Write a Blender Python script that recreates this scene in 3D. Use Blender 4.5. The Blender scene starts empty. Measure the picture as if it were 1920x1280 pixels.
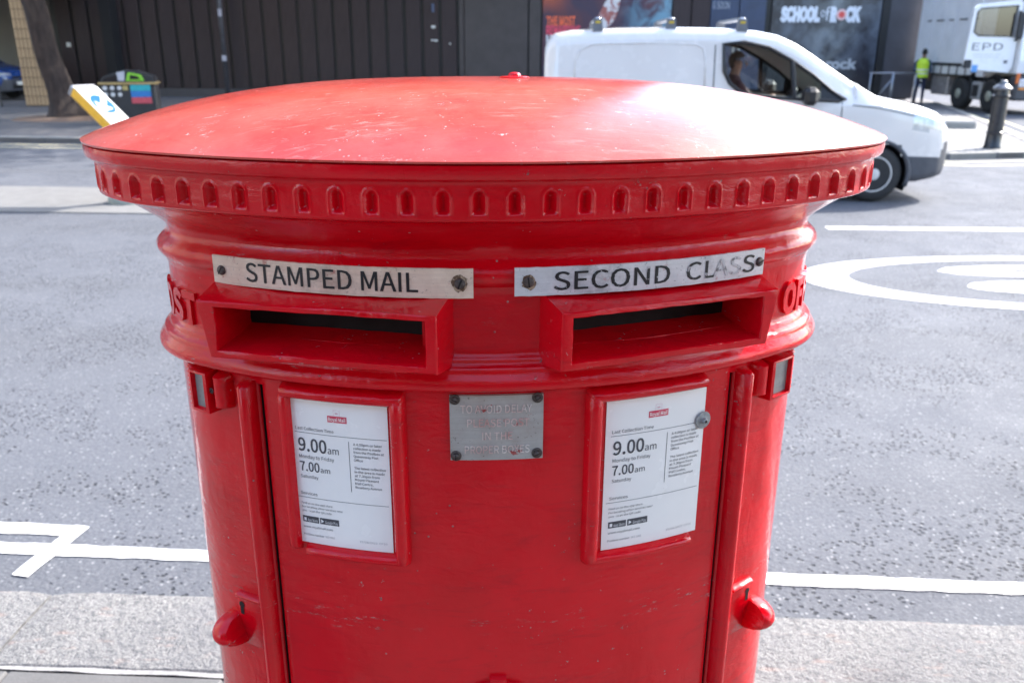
import bpy, bmesh, math, random
from mathutils import Vector, Matrix
random.seed(7)
SC = bpy.context.scene
COL = SC.collection
PI = math.pi
sin, cos, rad = math.sin, math.cos, math.radians

# ------------------------------------------------------------------ camera, sky, sun, exposure
CAM_H = 1.62
PITCH, ROLL = 0.33059, 0.004
cam = bpy.data.cameras.new('camera'); camo = bpy.data.objects.new('camera', cam); COL.objects.link(camo)
cam.sensor_width = 36; cam.lens = 1612.58 / 1920 * 36; cam.clip_start = 0.02; cam.clip_end = 900
_r = Vector((1, 0, 0)); _u = Vector((0, sin(PITCH), cos(PITCH))); _f = Vector((0, cos(PITCH), -sin(PITCH)))
_cr = _r * cos(ROLL) + _u * sin(ROLL); _cu = -_r * sin(ROLL) + _u * cos(ROLL)
_m = Matrix((( _cr.x, _cu.x, -_f.x, 0), (_cr.y, _cu.y, -_f.y, 0), (_cr.z, _cu.z, -_f.z, CAM_H), (0, 0, 0, 1)))
camo.matrix_world = _m
cam.dof.use_dof = True; cam.dof.focus_distance = 0.93; cam.dof.aperture_fstop = 8.5
SC.camera = camo

SUN_AZ = (0.82, 0.57); SUN_EL = rad(41)
world = bpy.data.worlds.new('World'); SC.world = world; world.use_nodes = True
wn = world.node_tree
sky = wn.nodes.new('ShaderNodeTexSky'); sky.sky_type = 'NISHITA'; sky.sun_disc = False
sky.sun_elevation = SUN_EL; sky.sun_rotation = math.atan2(SUN_AZ[0], SUN_AZ[1])
sky.air_density = 1.0; sky.dust_density = 1.6; sky.ozone_density = 0.6
bgn = wn.nodes['Background']; bgn.inputs['Strength'].default_value = 0.15
wn.links.new(sky.outputs[0], bgn.inputs[0])
sun = bpy.data.lights.new('sun', 'SUN'); sun.energy = 2.05; sun.angle = rad(0.55); sun.color = (1, 0.955, 0.89)
suno = bpy.data.objects.new('sun', sun); COL.objects.link(suno)
_n = math.hypot(*SUN_AZ)
sd = Vector((SUN_AZ[0] / _n * cos(SUN_EL), SUN_AZ[1] / _n * cos(SUN_EL), sin(SUN_EL)))
suno.rotation_euler = sd.to_track_quat('Z', 'Y').to_euler()
SC.view_settings.view_transform = 'Standard'; SC.view_settings.look = 'None'
SC.view_settings.gamma = 1; SC.view_settings.exposure = 2.42

# ------------------------------------------------------------------ node helpers
def newmat(name):
    m = bpy.data.materials.new(name); m.use_nodes = True
    nt = m.node_tree; b = nt.nodes['Principled BSDF']
    return m, nt, b
def N(nt, typ, **kw):
    n = nt.nodes.new(typ)
    for k, v in kw.items():
        if k in n.inputs: n.inputs[k].default_value = v
        else: setattr(n, k, v)
    return n
def L(nt, a, b): nt.links.new(a, b)
def coords(nt, scale=(1, 1, 1), kind='Object'):
    t = N(nt, 'ShaderNodeTexCoord'); mp = N(nt, 'ShaderNodeMapping'); mp.inputs['Scale'].default_value = scale
    L(nt, t.outputs[kind], mp.inputs['Vector']); return mp.outputs[0]
def noise(nt, vec, scale, detail=3, rough=0.55, dist=0.0):
    n = N(nt, 'ShaderNodeTexNoise'); n.inputs['Scale'].default_value = scale; n.inputs['Detail'].default_value = detail
    n.inputs['Roughness'].default_value = rough; n.inputs['Distortion'].default_value = dist
    L(nt, vec, n.inputs['Vector']); return n.outputs['Fac']
def voro(nt, vec, scale, feature='F1', out='Distance'):
    n = N(nt, 'ShaderNodeTexVoronoi'); n.feature = feature; n.inputs['Scale'].default_value = scale
    L(nt, vec, n.inputs['Vector']); return n.outputs[out]
def rng(nt, val, a, b, c=0.0, d=1.0):
    n = N(nt, 'ShaderNodeMapRange'); n.inputs[1].default_value = a; n.inputs[2].default_value = b
    n.inputs[3].default_value = c; n.inputs[4].default_value = d; L(nt, val, n.inputs[0]); return n.outputs[0]
def math2(nt, op, a, b):
    n = N(nt, 'ShaderNodeMath'); n.operation = op
    for i, x in enumerate((a, b)):
        if isinstance(x, (int, float)): n.inputs[i].default_value = x
        else: L(nt, x, n.inputs[i])
    return n.outputs[0]
def mix(nt, fac, a, b):
    n = N(nt, 'ShaderNodeMix'); n.data_type = 'RGBA'
    if isinstance(fac, (int, float)): n.inputs[0].default_value = fac
    else: L(nt, fac, n.inputs[0])
    for i, x in ((6, a), (7, b)):
        if isinstance(x, tuple): n.inputs[i].default_value = (*x[:3], 1)
        else: L(nt, x, n.inputs[i])
    return n.outputs[2]
def bump(nt, b, height, strength, dist, prev=None):
    n = N(nt, 'ShaderNodeBump'); n.inputs['Strength'].default_value = strength; n.inputs['Distance'].default_value = dist
    L(nt, height, n.inputs['Height'])
    if prev is not None: L(nt, prev, n.inputs['Normal'])
    if b is not None: L(nt, n.outputs[0], b.inputs['Normal'])
    return n.outputs[0]
_mc = {}
def plain(name, col, rough=0.5, metal=0.0, var=0.12, scale=12.0, bmp=0.0, spec=0.5, coat=0.0):
    """a colour with slow tonal variation and a little roughness variation"""
    if name in _mc: return _mc[name]
    m, nt, b = newmat(name)
    v = coords(nt)
    f = noise(nt, v, scale, 4)
    lo = tuple(c * (1 - var) for c in col); hi = tuple(min(1, c * (1 + var)) for c in col)
    L(nt, mix(nt, rng(nt, f, .3, .7), lo, hi), b.inputs['Base Color'])
    L(nt, rng(nt, noise(nt, v, scale * 3.1, 3), .3, .7, max(0.02, rough - .07), min(1, rough + .07)), b.inputs['Roughness'])
    b.inputs['Metallic'].default_value = metal; b.inputs['Specular IOR Level'].default_value = spec
    b.inputs['Coat Weight'].default_value = coat; b.inputs['Coat Roughness'].default_value = 0.06
    if bmp: bump(nt, b, noise(nt, v, scale * 8, 3), bmp, 0.002)
    _mc[name] = m; return m

# ------------------------------------------------------------------ mesh helpers
class MB:
    def __init__(s): s.v = []; s.f = []; s.mi = []
    def add(s, vs, fs, mi=0):
        o = len(s.v); s.v += [tuple(p) for p in vs]; s.f += [tuple(i + o for i in f) for f in fs]; s.mi += [mi] * len(fs)
        return s
    def box(s, c, d, rz=0.0, mat=None, bev=0.0, mi=0):
        """box centred c, size d; optional bevelled vertical+horizontal edges"""
        x, y, z = d[0] / 2, d[1] / 2, d[2] / 2
        if bev > 0:
            b_ = min(bev, x * .9, y * .9, z * .9)
            vs = []
            for sz in (-1, 1):
                for (sx, sy) in ((-1, -1), (1, -1), (1, 1), (-1, 1)):
                    vs += [(sx * (x - b_), sy * (y - b_), sz * z)]
            for sz in (-1, 1):
                zz = sz * (z - b_)
                for (sx, sy) in ((-1, -1), (1, -1), (1, 1), (-1, 1)):
                    first = (sx * x, sy * (y - b_), zz); second = (sx * (x - b_), sy * y, zz)
                    vs += [first, second] if (sx * sy > 0) else [second, first]
            # 0-3 bottom,4-7 top, 8-15 lower ring,16-23 upper ring
            fs = [(3, 2, 1, 0), (4, 5, 6, 7)]
            ring1 = list(range(8, 16)); ring2 = list(range(16, 24))
            for i in range(8): fs.append((ring1[i], ring1[(i + 1) % 8], ring2[(i + 1) % 8], ring2[i]))
            for k in range(4):
                a0, a1 = ring1[2 * k], ring1[2 * k + 1]; nx = ring1[(2 * k + 2) % 8]
                fs.append((k, a1, a0)); fs.append((k, (k + 1) % 4, nx, a1))
                u0, u1 = ring2[2 * k], ring2[2 * k + 1]; ux = ring2[(2 * k + 2) % 8]
                fs.append((4 + k, u0, u1)); fs.append((4 + k, u1, ux, 4 + (k + 1) % 4))
        else:
            vs = [(-x, -y, -z), (x, -y, -z), (x, y, -z), (-x, y, -z), (-x, -y, z), (x, -y, z), (x, y, z), (-x, y, z)]
            fs = [(3, 2, 1, 0), (4, 5, 6, 7), (0, 1, 5, 4), (1, 2, 6, 5), (2, 3, 7, 6), (3, 0, 4, 7)]
        M = mat if mat is not None else Matrix.Rotation(rz, 3, 'Z')
        C = Vector(c); return s.add([M @ Vector(p) + C for p in vs], fs, mi)
    def prism(s, poly, axis, a, b, mi=0):
        """polygon (2d list) extruded along axis from a to b; axis 'y': poly is (x,z); 'x': (y,z); 'z': (x,y)"""
        def P(p, t):
            return {'y': (p[0], t, p[1]), 'x': (t, p[0], p[1]), 'z': (p[0], p[1], t)}[axis]
        n = len(poly); vs = [P(p, a) for p in poly] + [P(p, b) for p in poly]
        fs = [tuple(range(n))[::-1], tuple(range(n, 2 * n))] + [(i, (i + 1) % n, n + (i + 1) % n, n + i) for i in range(n)]
        return s.add(vs, fs, mi)
    def tube(s, pts, r, n=8, mi=0, close=False):
        pts = [Vector(p) for p in pts]; rs = r if isinstance(r, (list, tuple)) else [r] * len(pts)
        vs = []; fs = []; prev = None
        for i, p in enumerate(pts):
            if close: t = pts[(i + 1) % len(pts)] - pts[i - 1]
            else: t = pts[min(i + 1, len(pts) - 1)] - pts[max(i - 1, 0)]
            t.normalize()
            if prev is None:
                a = t.orthogonal().normalized()
            else:
                a = (prev - t * prev.dot(t)).normalized()
            prev = a; b_ = t.cross(a)
            for k in range(n):
                w = 2 * PI * k / n; vs.append(p + (a * cos(w) + b_ * sin(w)) * rs[i])
        m = len(pts)
        for i in range(m if close else m - 1):
            for k in range(n):
                j = (i + 1) % m; fs.append((i * n + k, i * n + (k + 1) % n, j * n + (k + 1) % n, j * n + k))
        if not close: fs += [tuple(range(n))[::-1], tuple(range((m - 1) * n, m * n))]
        return s.add(vs, fs, mi)
    def lathe(s, prof, n=32, c=(0, 0, 0), axis='z', mi=0):
        """profile of (r, t) turned round axis"""
        vs = []; fs = []; m = len(prof)
        for r_, t in prof:
            for k in range(n):
                w = 2 * PI * k / n; x, y = r_ * cos(w), r_ * sin(w)
                q = {'z': (x, y, t), 'y': (x, t, -y), 'x': (t, x, y)}[axis]
                vs.append((q[0] + c[0], q[1] + c[1], q[2] + c[2]))
        for i in range(m - 1):
            for k in range(n): fs.append((i * n + k, i * n + (k + 1) % n, (i + 1) * n + (k + 1) % n, (i + 1) * n + k))
        fs += [tuple(range(n))[::-1], tuple(range((m - 1) * n, m * n))]
        return s.add(vs, fs, mi)
    def grid(s, rows, closed=False, mi=0):
        """rows: list of equally long point lists"""
        n = len(rows[0]); vs = [p for r_ in rows for p in r_]; fs = []
        for i in range(len(rows) - 1):
            for k in range(n if closed else n - 1):
                fs.append((i * n + k, i * n + (k + 1) % n, (i + 1) * n + (k + 1) % n, (i + 1) * n + k))
        return s.add(vs, fs, mi)
    def xform(s, M):
        s.v = [tuple(M @ Vector(p)) for p in s.v]; return s
    def build(s, name, mats, parent=None, smooth=False, angle=None, weld=False, loc=None):
        me = bpy.data.meshes.new(name); me.from_pydata(s.v, [], s.f)
        if not isinstance(mats, (list, tuple)): mats = [mats]
        for m in mats: me.materials.append(m)
        if any(s.mi): me.polygons.foreach_set('material_index', s.mi)
        bm = bmesh.new(); bm.from_mesh(me)
        if weld: bmesh.ops.remove_doubles(bm, verts=bm.verts, dist=1e-5)
        bmesh.ops.recalc_face_normals(bm, faces=bm.faces)
        if smooth or angle:
            for f in bm.faces: f.smooth = True
            if angle:
                for e in bm.edges:
                    if len(e.link_faces) == 2 and e.calc_face_angle(0) > rad(angle): e.smooth = False
        bm.to_mesh(me); bm.free(); me.update()
        return link(name, me, parent, loc)
def link(name, me, parent=None, loc=None):
    o = bpy.data.objects.new(name, me); COL.objects.link(o)
    if parent is not None: o.parent = parent
    if loc is not None: o.location = loc
    return o
def empty(name, loc=(0, 0, 0), rz=0.0, label=None, cat=None, group=None):
    o = bpy.data.objects.new(name, None); COL.objects.link(o); o.location = loc; o.rotation_euler = (0, 0, rz)
    o.empty_display_size = 0.1
    if label: tag(o, label, cat, group)
    return o
def tag(o, label, cat, group=None):
    o['label'] = label; o['category'] = cat
    if group: o['group'] = group
    return o
def struct(o): o['kind'] = 'structure'; return o

try: FONT = bpy.data.fonts.load(bpy.utils.system_resource('DATAFILES') + '/fonts/Noto Sans CJK Regular.woff2')
except Exception: FONT = None
def text_poly(s, depth=0.0, spacing=1.0, bold=0.0):
    """mesh data (verts, faces) of a line of lettering in the built-in font, in font units, baseline 0"""
    cu = bpy.data.curves.new('t', 'FONT'); cu.body = s; cu.size = 1; cu.extrude = depth; cu.resolution_u = 3
    cu.space_character = spacing; cu.offset = bold
    if FONT: cu.font = FONT
    o = bpy.data.objects.new('t', cu); COL.objects.link(o)
    bpy.context.view_layer.update()
    dg = bpy.context.evaluated_depsgraph_get(); me = bpy.data.meshes.new_from_object(o.evaluated_get(dg))
    vs = [tuple(v.co) for v in me.vertices]; fs = [tuple(p.vertices) for p in me.polygons]
    bpy.data.meshes.remove(me); bpy.data.objects.remove(o); bpy.data.curves.remove(cu)
    return vs, fs
_cap = []
def text_fit(s, x0, z0, w=None, hgt=None, depth=0.0, spacing=1.0, bold=0.0):
    """lettering scaled to width w and/or cap height hgt, lower-left corner at (x0,z0); returns verts (x,z,d), faces"""
    vs, fs = text_poly(s, 1.0 if depth else 0.0, spacing, bold)
    xs = [v[0] for v in vs]; ys = [v[1] for v in vs]
    if not _cap: _cap.append(max(v[1] for v in text_poly('H')[0]))
    a, b_, lo, hi = min(xs), max(xs), 0.0, _cap[0]
    sy = (hgt / (hi - lo)) if hgt else None; sx = (w / (b_ - a)) if w else sy
    if sy is None: sy = sx
    return [(x0 + (v[0] - a) * sx, z0 + (v[1] - lo) * sy, v[2] * depth) for v in vs], fs

# ------------------------------------------------------------------ materials
def mat_asphalt():
    m, nt, b = newmat('asphalt'); v = coords(nt)
    big = noise(nt, v, 0.55, 4); mid = noise(nt, v, 3.1, 4); fine = noise(nt, v, 160, 3, .7)
    cell = voro(nt, v, 62, 'F1', 'Color'); sep = N(nt, 'ShaderNodeSeparateColor'); L(nt, cell, sep.inputs[0])
    stone = voro(nt, v, 62)
    base = mix(nt, rng(nt, big, .3, .7), (0.099, 0.106, 0.124), (0.124, 0.131, 0.150))
    lane = noise(nt, coords(nt, (.05, 1, 1)), .75, 3); base = mix(nt, rng(nt, lane, .45, .62, 0, .45), base, (0.085, 0.088, 0.098))
    base = mix(nt, rng(nt, noise(nt, v, 75, 4, .75), .45, .66, 0, .5), base, (0.20, 0.204, 0.216))
    base = mix(nt, rng(nt, fine, .35, .68, 0, .6), base, (0.074, 0.078, 0.088))
    # pale stone faces polished by tyres
    pale = math2(nt, 'MULTIPLY', rng(nt, sep.outputs[0], .80, .93), rng(nt, stone, .42, .2))
    base = mix(nt, math2(nt, 'MULTIPLY', pale, .7), base, (0.30, 0.303, 0.31))
    # plucked-out pits between the stones, in patches
    vp = voro(nt, coords(nt, (1, 1.25, 1)), 38)
    patch = rng(nt, noise(nt, v, 1.7, 5, .65), .43, .64)
    pit = math2(nt, 'MULTIPLY', rng(nt, vp, .36, .2), rng(nt, math2(nt, 'ADD', math2(nt, 'MULTIPLY', patch, .6), noise(nt, v, 23, 3)), .66, .80))
    base = mix(nt, math2(nt, 'MULTIPLY', pit, .85), base, (0.028, 0.029, 0.034))
    # tyre-darkened lanes, tar seams
    L(nt, base, b.inputs['Base Color'])
    L(nt, rng(nt, mid, .3, .7, .62, .86), b.inputs['Roughness'])
    hgt = math2(nt, 'SUBTRACT', math2(nt, 'ADD', math2(nt, 'MULTIPLY', rng(nt, stone, 0, .7, 1, 0), .35), math2(nt, 'MULTIPLY', fine, .3)), math2(nt, 'MULTIPLY', pit, 1.2))
    b.inputs['Specular IOR Level'].default_value = .12
    bump(nt, b, hgt, .75, .006)
    return m
def mat_granite():
    m, nt, b = newmat('kerb_granite'); v = coords(nt)
    s = noise(nt, v, 150, 3, .75); g = noise(nt, v, 45, 4, .7); bigp = noise(nt, v, 5, 5, .6)
    c = mix(nt, rng(nt, s, .35, .62), (0.122, 0.122, 0.124), (0.265, 0.26, 0.252))
    c = mix(nt, rng(nt, g, .50, .62, 0, .75), c, (0.10, 0.10, 0.106))
    c = mix(nt, rng(nt, noise(nt, v, 1.6, 4), .52, .7, 0, .5), c, (0.12, 0.122, 0.13))
    c = mix(nt, rng(nt, bigp, .5, .72, 0, .5), c, (0.16, 0.157, 0.166))
    gum = voro(nt, v, 2.2); c = mix(nt, rng(nt, gum, .055, .04, 0, .6), c, (0.11, 0.115, 0.14))
    rust = math2(nt, 'MULTIPLY', rng(nt, noise(nt, coords(nt, (1, 3, 1)), 9, 4), .6, .75), .35)
    c = mix(nt, rust, c, (0.4, 0.24, 0.18))
    L(nt, c, b.inputs['Base Color']); b.inputs['Roughness'].default_value = .8
    bump(nt, b, math2(nt, 'ADD', s, math2(nt, 'MULTIPLY', g, 2.2)), .95, .007)
    return m
def mat_slab(name, col, bs=.4):
    m, nt, b = newmat(name); v = coords(nt)
    oi = N(nt, 'ShaderNodeObjectInfo')
    f = noise(nt, v, 6, 5, .6); s = noise(nt, v, 120, 3, .7)
    c = mix(nt, rng(nt, f, .3, .7), tuple(x * .82 for x in col), tuple(x * 1.12 for x in col))
    c = mix(nt, rng(nt, s, .4, .65, 0, .35), c, tuple(x * .6 for x in col))
    c = mix(nt, rng(nt, oi.outputs['Random'], 0, 1, 0, .22), c, tuple(x * .72 for x in col))
    L(nt, c, b.inputs['Base Color']); b.inputs['Roughness'].default_value = .82
    bump(nt, b, s, bs, .003); return m
def mat_roadpaint(name='road_paint', col=(0.78, 0.78, 0.77)):
    m, nt, b = newmat(name); v = coords(nt)
    w = noise(nt, v, 60, 4, .7); wl = noise(nt, v, 3.5, 4, .6)
    wear = math2(nt, 'MAXIMUM', math2(nt, 'MULTIPLY', rng(nt, w, .54, .64), rng(nt, wl, .46, .62)), rng(nt, noise(nt, coords(nt, (1, .35, 1)), 14, 6, .8, .8), .67, .72, 0, .7))
    c = mix(nt, rng(nt, noise(nt, v, 8, 4), .3, .7), tuple(x * .9 for x in col), col)
    c = mix(nt, wear, c, (0.2, 0.205, 0.22))
    L(nt, c, b.inputs['Base Color']); b.inputs['Roughness'].default_value = .6
    bump(nt, b, noise(nt, v, 180, 3), .5, .003); return m
def mat_setts():
    m, nt, b = newmat('granite_setts'); v = coords(nt)
    d = voro(nt, v, 6.5, 'DISTANCE_TO_EDGE'); cc = voro(nt, v, 6.5, 'F1', 'Color'); sp = N(nt, 'ShaderNodeSeparateColor'); L(nt, cc, sp.inputs[0])
    c = mix(nt, sp.outputs[0], (0.16, 0.157, 0.15), (0.26, 0.252, 0.24))
    c = mix(nt, rng(nt, d, .09, .03), c, (0.11, 0.105, 0.1))
    L(nt, c, b.inputs['Base Color']); b.inputs['Roughness'].default_value = .75
    bump(nt, b, rng(nt, d, 0, .14), .7, .02); return m
def mat_red(name, faded=0.0):
    """old gloss red over many coats: brush drag, sags, chips down to primer, dull patches"""
    m, nt, b = newmat(name); v = coords(nt)
    vh = coords(nt, (1, 1, 5)); vv = coords(nt, (4, 4, 1))
    slow = noise(nt, v, 7, 4, .6)
    col = mix(nt, rng(nt, slow, .3, .7), (0.55, 0.0008, 0.006), (0.69, 0.0014, 0.010))
    if faded:
        chalk = rng(nt, noise(nt, v, 9, 6, .65), .35, .75)
        col = mix(nt, math2(nt, 'MULTIPLY', chalk, .8), (0.60, 0.055, 0.042), (0.66, 0.150, 0.115))
        fleck = math2(nt, 'MAXIMUM', rng(nt, noise(nt, v, 70, 4, .8), .655, .71), math2(nt, 'MULTIPLY', rng(nt, voro(nt, v, 75), .11, .05), rng(nt, noise(nt, v, 13, 3), .54, .6, 0, .8)))
        col = mix(nt, math2(nt, 'MULTIPLY', fleck, .75), col, (0.80, 0.55, 0.52))
        spot = math2(nt, 'MULTIPLY', rng(nt, noise(nt, coords(nt, (1.0, 2.2, 1)), 17, 6, .8, .4), .61, .68), rng(nt, noise(nt, v, 75, 3, .8), .38, .62))
        col = mix(nt, math2(nt, 'MULTIPLY', spot, .6), col, (0.8, 0.6, 0.56))
        scuff = math2(nt, 'MULTIPLY', rng(nt, noise(nt, coords(nt, (1.2, 7, 1)), 16, 6, .75, .8), .55, .70), rng(nt, noise(nt, v, 3.4, 3), .42, .62))
        col = mix(nt, math2(nt, 'MULTIPLY', scuff, .55), col, (0.74, 0.34, 0.30))
        dirt = math2(nt, 'MULTIPLY', rng(nt, noise(nt, coords(nt, (1, 5, 1)), 30, 5, .8), .60, .72), rng(nt, noise(nt, v, 5, 2), .45, .62))
        col = mix(nt, math2(nt, 'MULTIPLY', dirt, .5), col, (0.30, 0.05, 0.05))
    # chips to grey-brown primer, and tiny rust dots
    chip = math2(nt, 'MULTIPLY', rng(nt, noise(nt, v, 85, 4, .75), .645, .685), rng(nt, noise(nt, v, 7.5, 3), .55, .64))
    dot = math2(nt, 'MULTIPLY', rng(nt, voro(nt, v, 55), .085, .06), rng(nt, noise(nt, v, 11, 3), .54, .6))
    scar = math2(nt, 'MULTIPLY', rng(nt, noise(nt, coords(nt, (6, 6, 30)), 3.4, 5, .75), .655, .70), rng(nt, noise(nt, v, 4.3, 2), .48, .6))
    ch = math2(nt, 'MAXIMUM', math2(nt, 'MAXIMUM', chip, math2(nt, 'MULTIPLY', dot, .8)), math2(nt, 'MULTIPLY', scar, .7))
    sz = N(nt, 'ShaderNodeSeparateXYZ'); L(nt, v, sz.inputs[0])
    band = rng(nt, math2(nt, 'ABSOLUTE', math2(nt, 'SUBTRACT', sz.outputs[2], .922), 0), .028, .006)
    scr2 = math2(nt, 'MULTIPLY', band, math2(nt, 'MULTIPLY', rng(nt, noise(nt, coords(nt, (1, 1, 5)), 26, 5, .75), .56, .64), rng(nt, noise(nt, v, 150, 3, .7), .4, .55)))
    ch = math2(nt, 'MAXIMUM', ch, math2(nt, 'MULTIPLY', math2(nt, 'MULTIPLY', scr2, .7), rng(nt, noise(nt, coords(nt, (1, 1, 1)), 9, 2), .48, .56)))
    col = mix(nt, ch, col, mix(nt, rng(nt, noise(nt, v, 130, 2), .4, .6), (0.10, 0.055, 0.05), (0.33, 0.27, 0.26)))
    # grime caught in the roughened brush marks
    grime = math2(nt, 'MULTIPLY', rng(nt, noise(nt, vh, 11, 6, .72, .5), .54, .80), .42)
    col = mix(nt, grime, col, (0.20, 0.004, 0.012))
    L(nt, col, b.inputs['Base Color'])
    rl = (.06, .20) if faded else (.03, .11)
    r0 = rng(nt, noise(nt, v if not faded else coords(nt, (1, 5, 1)), 16 if not faded else 26, 6, .7), .35, .7, rl[0], rl[1])
    L(nt, math2(nt, 'MAXIMUM', r0, math2(nt, 'MULTIPLY', ch, .7)), b.inputs['Roughness'])
    b.inputs['Specular IOR Level'].default_value = .25 if faded else .42
    b.inputs['Coat Weight'].default_value = .35 if faded else .0; b.inputs['Coat Roughness'].default_value = .05 if faded else .05
    drag = math2(nt, 'MULTIPLY', noise(nt, coords(nt, (1, 1, 2.6)), 30, 6, .66, 1.1), rng(nt, noise(nt, v, 5.5, 3), .38, .66, .15, 1))
    n0 = bump(nt, None, noise(nt, v, 11, 3, .5), .16 if not faded else .05, .02)
    n1 = bump(nt, None, drag if not faded else noise(nt, coords(nt, (1, 7, 1)), 24, 6, .75, .6), .40 if not faded else .11, .0045, n0)
    sag = math2(nt, 'MULTIPLY', noise(nt, coords(nt, (3.2, 3.2, 1)), 22, 4, .55, .5), rng(nt, noise(nt, v, 8, 2), .45, .62))
    n2 = bump(nt, None, sag, .30 if not faded else .05, .004, n1)
    n3 = bump(nt, None, noise(nt, v, 170, 4, .7), .09 if not faded else .05, .0018, n2)
    n4 = bump(nt, None, math2(nt, 'SUBTRACT', 1.0, ch), .5, .0006, n3)
    L(nt, n4, b.inputs['Normal']); L(nt, n3, b.inputs['Coat Normal'])
    return m
def mat_metalplate(name, col, stain=(0.30, 0.17, 0.09), dark=(0.1, 0.1, 0.11), amt=.5, metal=.55, red=.0):
    m, nt, b = newmat(name); v = coords(nt)
    f = noise(nt, v, 28, 5, .65); br = noise(nt, coords(nt, (1, 1, 30)), 12, 3)
    c = mix(nt, rng(nt, br, .3, .7), tuple(x * .86 for x in col), col)
    c = mix(nt, rng(nt, f, .42, .72, 0, amt), c, stain)
    scr = math2(nt, 'MULTIPLY', rng(nt, noise(nt, coords(nt, (2, 2, 22)), 30, 4, .8, .6), .62, .68), .5)
    c = mix(nt, scr, c, tuple(min(1, x * 1.35) for x in col))
    c = mix(nt, math2(nt, 'MULTIPLY', rng(nt, noise(nt, v, 210, 3, .7), .63, .7), .6), c, dark)
    c = mix(nt, math2(nt, 'MULTIPLY', rng(nt, noise(nt, v, 11, 6, .7), .56, .74), amt), c, dark)
    if red:
        c = mix(nt, rng(nt, noise(nt, v, 55, 4, .7), .64, .68, 0, red), c, (0.36, 0.02, 0.02))
    L(nt, c, b.inputs['Base Color']); b.inputs['Metallic'].default_value = metal
    L(nt, rng(nt, f, .3, .7, .34, .6), b.inputs['Roughness'])
    bump(nt, b, noise(nt, v, 160, 4), .22, .001); return m
def mat_worn_ink(name, col=(0.012, 0.012, 0.014), back=(0.34, 0.34, 0.34), thr=.58, sc=70):
    m, nt, b = newmat(name); v = coords(nt)
    w = rng(nt, noise(nt, v, sc, 4, .7), thr, thr + .05)
    L(nt, mix(nt, w, col, back), b.inputs['Base Color']); b.inputs['Roughness'].default_value = .45
    return m
def mat_glass(name, tint=(0.75, 0.8, 0.8), refl=.12):
    m, nt, b = newmat(name)
    nt.nodes.remove(b)
    t = N(nt, 'ShaderNodeBsdfTransparent'); t.inputs[0].default_value = (*tint, 1)
    g = N(nt, 'ShaderNodeBsdfGlossy'); g.inputs['Roughness'].default_value = .03; g.inputs[0].default_value = (.95, .97, 1, 1)
    fr = N(nt, 'ShaderNodeFresnel'); fr.inputs[0].default_value = 1.5
    mx = N(nt, 'ShaderNodeMixShader'); L(nt, math2(nt, 'ADD', fr.outputs[0], refl - .04), mx.inputs[0])
    L(nt, t.outputs[0], mx.inputs[1]); L(nt, g.outputs[0], mx.inputs[2])
    L(nt, mx.outputs[0], nt.nodes['Material Output'].inputs[0]); return m
def mat_brickwork(name, c1, c2, mortar, sx=4.4, sz=13):
    m, nt, b = newmat(name); v = coords(nt)
    n = N(nt, 'ShaderNodeTexBrick'); n.inputs['Scale'].default_value = 1.0
    n.inputs['Color1'].default_value = (*c1, 1); n.inputs['Color2'].default_value = (*c2, 1); n.inputs['Mortar'].default_value = (*mortar, 1)
    n.inputs['Brick Width'].default_value = .225; n.inputs['Row Height'].default_value = .075; n.inputs['Mortar Size'].default_value = .01
    mp = N(nt, 'ShaderNodeMapping'); mp.inputs['Rotation'].default_value = (rad(90), 0, 0); L(nt, v, mp.inputs[0]); L(nt, mp.outputs[0], n.inputs['Vector'])
    L(nt, n.outputs[0], b.inputs['Base Color']); b.inputs['Roughness'].default_value = .85; return m

ASPHALT = mat_asphalt(); GRANITE = mat_granite(); SETTS = mat_setts(); PAINT = mat_roadpaint()
SLAB = mat_slab('concrete_slab', (0.120, 0.118, 0.117)); FARPAVE = mat_slab('far_paving', (0.125, 0.12, 0.122), .2)
KERBFAR = mat_slab('far_kerb_stone', (0.30, 0.285, 0.26), .2)
YELLOWLINE = mat_roadpaint('yellow_line_paint', (0.74, 0.66, 0.40))
RED = mat_red('pillar_red'); REDCAP = mat_red('weathered_cap_red', 1.0)
BLACKGAP = plain('hollow_shade_black', (0.012, 0.008, 0.008), .9)  # black painted in for the shade inside gaps, slots and holes
SCREW = plain('screw_steel', (0.10, 0.085, 0.08), .45, .8, .35, 300, .4)
PLATE_A = mat_metalplate('stained_plate', (0.80, 0.64, 0.50), (0.50, 0.31, 0.21), (0.16, 0.11, 0.09), .55, .0, .55)
PLATE_B = mat_metalplate('worn_plate', (0.72, 0.71, 0.71), (0.5, 0.5, 0.51), (0.12, 0.12, 0.125), .8, .1, .3)
PLATE_C = mat_metalplate('cast_plate', (0.44, 0.415, 0.39), (0.29, 0.22, 0.18), (0.08, 0.065, 0.055), .5, .15, .8)
PLATE_D = mat_metalplate('side_plate', (0.33, 0.33, 0.33), (0.2, 0.19, 0.18), (0.08, 0.08, 0.08), .6, .4)
INK = mat_worn_ink('plate_ink', (0.014, 0.014, 0.016), (0.2, 0.18, 0.17), .70)
INK_CHIP = mat_worn_ink('chipped_ink', (0.014, 0.014, 0.016), (0.45, 0.45, 0.46), .585, 95)
INK_GHOST = mat_worn_ink('ghost_ink', (0.16, 0.16, 0.165), (0.50, 0.5, 0.51), .46, 110)
CARD = plain('notice_card', (0.88, 0.855, 0.83), .22, 0, .04, 9)
PRINT = plain('print_dark', (0.07, 0.07, 0.08), .4, 0, .05); PRINT_L = plain('print_faint', (0.36, 0.36, 0.38), .4, 0, .05)
LOGO_RED = plain('print_red', (0.66, 0.05, 0.10), .4, 0, .08, 200); LOGO_TXT = plain('print_pale', (0.86, 0.72, 0.68), .4, 0, .03)
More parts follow.
